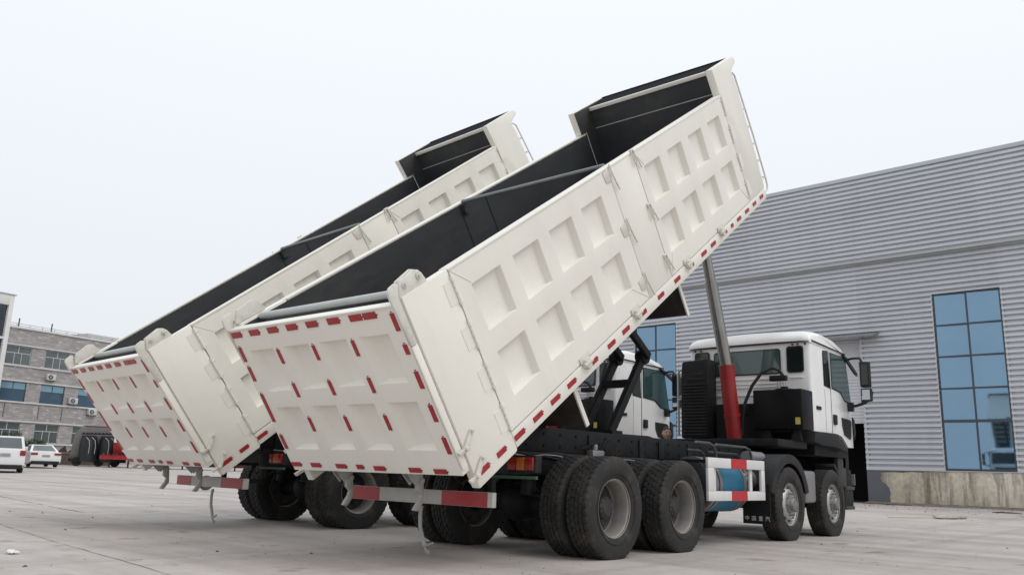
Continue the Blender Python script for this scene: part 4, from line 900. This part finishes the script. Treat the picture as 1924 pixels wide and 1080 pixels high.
person((-1.72,6.35,0), R(-130))

# ------------------------------------------------------------------ far vehicles
CARW = mat('white_car_paint', (.80,.80,.80), .25, var=.01, coat=.6)
def car_wheel(parent, x, y, s, r=.32):
    def f():
        mb = MB(); mb.lathe([(.20,.10),(.24,.105),(.30,.10),(.32,.07),(.32,-.07),(.30,-.10),(.2,-.1)], 28, 0); mb.lathe([(.20,.10),(.205,.08),(.19,.06),(.05,.075),(.001,.075)], 28, 1)
        for k in range(5):
            a = 2*math.pi*k/5; mb.bar((.085,.04*math.cos(a),.04*math.sin(a)),(.085,.19*math.cos(a),.19*math.sin(a)),.02,.04,1)
        return mb.mesh('wheel', [RUBBER, ALLOY])
    return inst('wheel', shared('carwheel', f), parent, (x,y,r), (0,0,0 if s > 0 else math.pi))
def car(name, loc, rz, label, side, green, W, roofW, wheels, van):
    root = empty(name, loc, rz, label, 'van' if van else 'car')
    cy = sum(y for y, z in side)/len(side)
    def ring(x, k, zk): return [(x, cy+(y-cy)*k, z if z < .5 else z-zk) for y, z in side]
    MB().loft([ring(-W,.985,.05),ring(-W+.05,.995,.015),ring(-W*.6,1,0),ring(W*.6,1,0),ring(W-.05,.995,.015),ring(W,.985,.05)]).build('body', CARW, root, angle=40)
    zb = green[0][1]; zt = max(z for y, z in green)
    def gr(x0, x1, sc): return [((x0 if z < zt-.2 else x1)*sc, y, z) for y, z in green]
    def gx(f): return [(f*(W-.04+(roofW-W+.04)*(z-zb)/(zt-zb)), y, z) for y, z in green]
    cabin = MB().loft([gx(-1),gx(-.9),gx(.9),gx(1)]).build('cabin', CARW, root, angle=40)
    # glazing stands a few millimetres proud of the cabin shell
    a, b, c, d = green[0], green[1], green[2], green[3]
    def lerp(p, q, t): return (p[0]+(q[0]-p[0])*t, p[1]+(q[1]-p[1])*t)
    def gxx(z): return W-.04+(roofW-W+.04)*(z-zb)/(zt-zb)
    for s in (-1,1):
        A, B, C_, D = lerp(a,b,.12), lerp(a,b,.85), lerp(d,c,.85), lerp(d,c,.12)
        A = (A[0]+.12,A[1]); B = (B[0]+.10,B[1]); C_ = (C_[0]-.10,C_[1]); D = (D[0]-.12,D[1])
        m1 = ((A[0]+D[0])/2,A[1]); m2 = ((B[0]+C_[0])/2,B[1])
        for q in ([A,(m1[0]-.04,m1[1]),(m2[0]-.04,m2[1]),B],[(m1[0]+.04,m1[1]),D,C_,(m2[0]+.04,m2[1])]):
            MB().add([(s*(gxx(z)+.006),y,z) for y, z in q], [(0,1,2,3)]).build('side_window', GLASSD, cabin)
    for (p, q, nm, off) in ((a,b,'rear_window',-.012),(d,c,'windscreen',.012)):
        P0, P1 = lerp(p,q,.14), lerp(p,q,.88)
        MB().add([(-gxx(P0[1])+.13,P0[0]+off,P0[1]),(gxx(P0[1])-.13,P0[0]+off,P0[1]),(gxx(P1[1])-.12,P1[0]+off,P1[1]+.006),(-gxx(P1[1])+.12,P1[0]+off,P1[1]+.006)], [(0,1,2,3)]).build(nm, G1 if nm == 'rear_window' else GLASSD, cabin)
    yr = min(y for y, z in side)
    for s in (-1,1):
        z0, z1 = (.86,1.12) if van else (.78,.92); l0, l1 = (W-.26,W-.01) if van else (W-.42,W-.02)
        MB().box(min(s*l0,s*l1),max(s*l0,s*l1),yr-.006,yr+.14,z0,z1).build('tail_lamp', LAMP, root, bevel=.02)
        for y in wheels: car_wheel(root, s*(W-.11), y, s)
        MB().box(min(s*W,s*(W+.16)),max(s*W,s*(W+.16)),wheels[1]-.55,wheels[1]-.43,.98 if not van else 1.15,1.12 if not van else 1.35).build('mirror', CARW, root, bevel=.03)
    MB().box(-W+.08,W-.08,yr-.02,yr+.3,.20,.40).build('bumper_skirt', PLASTIC, root, bevel=.03)
    MB().box(-W+.1,W-.1,wheels[0]-.4,wheels[1]+.4,.17,.30).build('underbody', BLACK, root)
    MB().box(-.23,.23,yr-.014,yr,.66 if not van else .80,.79 if not van else .95).build('number_plate', mat('plate_grey', (.35,.33,.36), .5), root)
    return root
def face(p): return math.atan2(p[1]+7.69, p[0]-6.342)
sx_, sy_ = -55.45, 15.45
car('sedan', (sx_,sy_,gh(sx_,sy_)+.06), R(-70+180-180)+R(88), 'white saloon car parked in front of the stone office', [(-2.35,.36),(-2.38,.62),(-2.30,.98),(-1.6,1.02),(.9,.98),(2.0,.82),(2.35,.65),(2.38,.36),(1.85,.22),(-1.9,.22)],
    [(-1.75,.98),(-.75,1.46),(.25,1.46),(1.05,.97)], .91, .62, (-1.42,1.45), False).rotation_euler = (0,0,R(80))
vx_, vy_ = -43.0, 9.1
car('van', (vx_,vy_,gh(vx_,vy_)), R(72), 'white people carrier cut off by the left edge, rear window towards us', [(-2.3,.38),(-2.34,.62),(-2.28,1.14),(-1.2,1.16),(1.2,1.12),(2.05,.98),(2.3,.72),(2.32,.38),(1.9,.24),(-1.9,.24)],
    [(-2.27,1.12),(-2.02,1.82),(.6,1.82),(1.45,1.08)], .90, .70, (-1.4,1.45), True)

def tank_trailer():
    loc = (-63.5,22.4,gh(-63.5,22.4)); root = empty('tank_trailer', loc, R(68), 'dark grey tank trailer with two black ringed drums, beyond the tailgate', 'trailer')
    gm = mat('dull_grey_tank', (.19,.18,.175), .55, var=.12, vscale=2, dirt=.3); bk = mat('black_drum', (.018,.022,.024), .45, var=.2, vscale=2)
    MB().prism([(-1.55,.7),(-1.35,2.6),(-.85,3.25),(2.6,3.25),(2.6,.7)], .5,2.2,'y').build('body', gm, root, bevel=.04)
    MB().box(-.7,2.5,-.34,.0,3.12,3.2).build('top_edge', mat('rust_edge', (.10,.05,.045), .7), root)
    rl = MB().tube([(-.9,-.45,2.55),(2.6,-.45,2.65)], .05, 6)
    for k in range(12): rl.box(-.8+k*.28,-.70+k*.28,-.55,-.36,2.5+.008*k,2.66+.008*k)
    rl.build('fitting_rail', BLACK, root)
    for x in (-.25,1.15):
        mb = MB(); rings = []
        for k in range(9):
            z = .35+k*.26; f = 1-.25*((k-4)/4)**2 if k > 4 else 1.0
            rings.append([(x+.69*f*math.cos(2*math.pi*i/24)-.08*(k-4)*.2,.15+.62*f*math.sin(2*math.pi*i/24),z) for i in range(24)])
        mb.loft(rings); dr = mb.build('drum', bk, root)
        for dx in (-.05,.38):
            MB().tube([(x+dx-.25,-.42,2.30),(x+dx+.0,-.50,2.05),(x+dx+.08,-.52,1.6),(x+dx+.06,-.52,1.0)], .028, 6).build('drum_band', mat('pale_band', (.45,.46,.45), .5), dr)
    MB().box(-1.6,2.6,0,1.6,.35,.6).build('frame', BLACK, root)
    for x in (-1.0,.6,1.8): MB().cyl((x,.1,.36),(x,.5,.36),.36,n=20).build('wheel', RUBBER, root)
    return root
tank_trailer()
def red_trailer():
    loc = (-60.7,23.6,gh(-60.7,23.6)); root = empty('red_trailer', loc, R(60), 'long red trailer frame on legs carrying a white and red tank', 'trailer')
    tk = MB(); tk.loft([[(x,0.75+r*math.cos(2*math.pi*i/28),1.95+r*math.sin(2*math.pi*i/28)) for i in range(28)] for x, r in ((-.75,.7),(-.7,.95),(-.5,1.05),(5.5,1.05),(6.0,.6))])
    t = tk.build('tank', WHITE, root)
    lo = MB(); lo.loft([[(x,0.75+(r+.012)*math.cos(math.pi+math.pi*i/16),1.95+(r+.012)*math.sin(math.pi+math.pi*i/16)) for i in range(17)] for x, r in ((-.75,.7),(-.7,.95),(-.5,1.05),(5.5,1.05),(6.0,.6))], caps=False, closed=False)
    lo.build('red_lower_shell', REDP, t)
    MB().box(-1.6,15.5,-.2,-.05,.62,.95).box(-1.6,15.5,2.05,2.2,.62,.95).build('frame', REDP, root)
    for k in range(13): MB().box(-1.5+k*1.3,-1.38+k*1.3,-.04,2.04,.7,.92).build('cross_beam', REDP, root)
    fit = MB(); rnd = random.Random(3)
    for k in range(18): x = -1.4+k*.33; fit.box(x,x+rnd.uniform(.05,.3),-.3,-.08,.96,.98+rnd.uniform(.02,.16))
    fit.build('fitting', REDP, root)['kind'] = 'stuff'
    for k in range(8): MB().box(-.9+k*1.35,-.78+k*1.35,-.18,-.08,-.02,.615).box(-.98+k*1.35,-.70+k*1.35,-.24,-.02,-.03,.02).build('leg', BLACK, root)
    MB().box(2,15,.3,1.8,.25,.60).build('underframe', mat('dark_red_frame', (.10,.015,.02), .6), root)
    return root
red_trailer()
def planter():
    loc = (-69.0,20.0,gh(-69,20)); root = empty('planter_wall', loc, R(80), 'low brown brick planter wall with dark debris behind the saloon car', 'planter')
    bm_ = mat('brown_brick', (.16,.115,.10), .85, var=.25, vscale=9)
    MB().box(-9,6,-.2,.2,-.3,.95).build('wall', bm_, root); MB().box(-9,6,-.25,.25,.952,1.03).build('coping', mat('worn_coping', (.30,.25,.22), .8, var=.2, vscale=5), root)
    rnd = random.Random(5)
    for k in range(7): x = -.5+k*.8; MB().prism([(x,1.03),(x+.7,1.03),(x+.5,1.2+rnd.uniform(0,.4)),(x+.2,1.25)], .0,.5,'y').build('debris', mat('dark_debris', (.07,.06,.055), .9, var=.2), root)
planter()
def shrub(loc, rx, h, lab, seed):
    rnd = random.Random(seed); root = empty('shrub', loc, 0, lab, 'shrub', 'shrubs along the office wall')
    st = MB()
    for k in range(6):
        a = rnd.uniform(0,6.28); st.tube([(0,0,0),(.2*math.cos(a)*rx,.2*math.sin(a)*rx,h*.5),(.55*math.cos(a)*rx,.55*math.sin(a)*rx,h*.85)], .025, 5)
    st.build('stem', mat('bark', (.06,.045,.035), .9), root)
    mb = MB()
    for k in range(2600):
        a = rnd.uniform(0,6.28); t = rnd.random(); rr = rx*math.sqrt(rnd.random())*(1-.45*abs(t-.45))*(1+.25*math.sin(a*3+seed)); c = Vector((rr*math.cos(a),rr*math.sin(a),.15+h*t*(.9+.1*math.sin(a*5))))
        n = Vector((rnd.gauss(0,1),rnd.gauss(0,1),rnd.gauss(0,1))).normalized(); u = n.orthogonal().normalized(); v = n.cross(u); l = rnd.uniform(.05,.11)
        mb.add([c-u*l,c+v*l*.45,c+u*l,c-v*l*.45],[(0,1,2,3)], 0 if rnd.random() < .6 else 1)
    mb.build('crown', [mat('leaf_dark', (.035,.065,.03), .6, var=.2, vscale=8), mat('leaf_mid', (.07,.11,.05), .6, var=.2, vscale=8)], root)
shrub((-70.0,18.6,gh(-70,18.6)+.2), 1.1, 2.2, 'green shrub behind the people carrier and the saloon', 1)
shrub((-69.6,20.3,gh(-69.6,20.3)+.2), .95, 1.7, 'lower green shrub just above the saloon roof', 2)

# ------------------------------------------------------------------ loose things on the yard, wheel of a hidden vehicle
def scrap():
    rnd = random.Random(11); mb = MB(); n = 9; vs = []
    for i in range(n):
        for j in range(n):
            x, y = (i/(n-1)-.5)*.13, (j/(n-1)-.5)*.09; vs.append((x+rnd.uniform(-.008,.008),y+rnd.uniform(-.008,.008),.006+.03*math.exp(-(x*x+y*y)/.0022)+rnd.uniform(0,.012)))
    mb.add(vs, [(i*n+j,(i+1)*n+j,(i+1)*n+j+1,i*n+j+1) for i in range(n-1) for j in range(n-1)])
    o = mb.build('paper_scrap', mat('white_paper', (.78,.78,.76), .8, var=.05), None, (-2.18,-4.6,0), angle=60); tag(o, 'crumpled white scrap of paper on the concrete, bottom left', 'paper')
scrap()
def broom():
    root = empty('rag_on_pole', (.25,17.0,0), R(60), 'pale rag wrapped round a thin pole lying near the plinth', 'rag')
    MB().tube([(-1.5,.10,.03),(-.7,.04,.03),(.1,0,.04)], .018, 6).build('pole', mat('pale_wood', (.62,.55,.40), .7, var=.1), root)
    rnd = random.Random(4); rings = []
    for k in range(10):
        x = -.05+k*.12; r = .035+.05*math.sin(math.pi*min(1,k/7)); rings.append([(x,(r*1.9+.02*rnd.random())*math.cos(a*.6283),max(.006,.05+r*math.sin(a*.6283)+rnd.uniform(-.012,.012))) for a in range(10)])
    MB().loft(rings).build('cloth', mat('dirty_cloth', (.50,.44,.38), .9, var=.15, vscale=8), root)
broom()
def twig(name, loc, rz, L, m, lab, cat, seed):
    rnd = random.Random(seed); mb = MB()
    for k in range(7):
        x = rnd.uniform(-L,L)*.5; y = rnd.uniform(-.12,.12); a = rnd.uniform(-.4,.4); l = rnd.uniform(.2,.5)*L
        mb.tube([(x-l*math.cos(a)/2,y-l*math.sin(a)/2,.012),(x,y,.02+.02*rnd.random()),(x+l*math.cos(a)/2,y+l*math.sin(a)/2,.012)], .012, 5)
    o = mb.build(name, m, None, loc, (0,0,rz)); tag(o, lab, cat)
twig('twig_bundle', (2.9,20.4,0), R(10), 1.4, mat('straw', (.28,.22,.15), .9, var=.3, vscale=5), 'brown twigs lying on the concrete below the big window', 'twigs', 1)
twig('rag_heap', (-5.0,30.6,0), R(5), 1.5, mat('dark_purple_rag', (.05,.035,.05), .9, var=.2, vscale=5), 'dark rags at the foot of the grey painted plinth corner', 'rags', 2)
twig('stick_bundle', (.9,26.0,0), R(-6), 1.6, mat('dark_stick', (.06,.05,.045), .9, var=.2), 'dark sticks on the ground close to the stained plinth', 'sticks', 3)
def dirt_strip():
    rnd = random.Random(9); mb = MB(); n = 90; vs = []
    for i in range(n+1):
        s = -1+i*.45; w_ = .5+.5*rnd.random()+.4*math.sin(i*.4)
        for k, (o, z) in enumerate(((-.10,.09),(-.35,.05+.03*rnd.random()),(-.35-w_,.006))): vs.append((s,o,z))
    mb.add(vs, [(i*3+k,(i+1)*3+k,(i+1)*3+k+1,i*3+k+1) for i in range(n) for k in range(2)])
    o = mb.build('dirt_bank', mat('brown_dirt', (.26,.215,.175), .95, var=.25, vscale=3, bump=.5, bscale=15), None, (-5.2,32.2,0), (0,0,R(-2)), angle=60); tag(o, 'brown dirt gathered along the foot of the plinth', 'dirt', kind='stuff')
dirt_strip()
def pebbles():
    rnd = random.Random(21); m = mat('yard_grit', (.16,.145,.13), .9, var=.3, vscale=30); mb = MB()
    def rock(x, y, r):
        z = gh(x,y); pts = [(x+r*math.cos(a*1.257)*rnd.uniform(.6,1.2),y+r*math.sin(a*1.257)*rnd.uniform(.6,1.2)) for a in range(5)]
        mb.add([(a,b,z+.002) for a, b in pts]+[(x+rnd.uniform(-.3,.3)*r,y,z+r*.8)], [(i,(i+1)%5,5) for i in range(5)])
    for k in range(900):
        d = 3.2+rnd.random()**1.6*30; a = YAW+rnd.uniform(-.6,.6); x, y = CAM.x+d*math.sin(a), CAM.y+d*math.cos(a); rock(x,y,rnd.uniform(.004,.011) if rnd.random() < .95 else .022)
    for k in range(500):
        s = rnd.uniform(0,16); o = rnd.random()**2*9; rock(-5.2+s,31.6-o-s*.083,rnd.uniform(.01,.035))
    o = mb.build('grit', m); tag(o, 'loose grit and crumbs scattered over the concrete yard', 'grit', kind='stuff')
pebbles()
def hidden_vehicle_wheel():  # wheel of a hidden vehicle; the vehicle itself is not built
    root = empty('hidden_vehicle_wheel', (-18.7,6.8,.0), R(-35), 'worn grey-rimmed wheel of an unseen vehicle beyond the farther tailgate', 'wheel')
    mb = MB(); mb.lathe([(.13,.07),(.17,.085),(.21,.075),(.23,.05),(.23,-.05),(.21,-.075),(.13,-.07)], 32); mb.build('tyre', mat('dusty_tyre', (.09,.085,.08), .9, var=.2, vscale=5), root, (0,0,.23))
    MB().lathe([(.13,.07),(.125,.03),(.04,.04),(.001,.04)], 28).lathe([(.13,-.07),(.125,-.03),(.04,-.04),(.001,-.04)], 28).build('rim', RIMW, root, (0,0,.23))
hidden_vehicle_wheel()
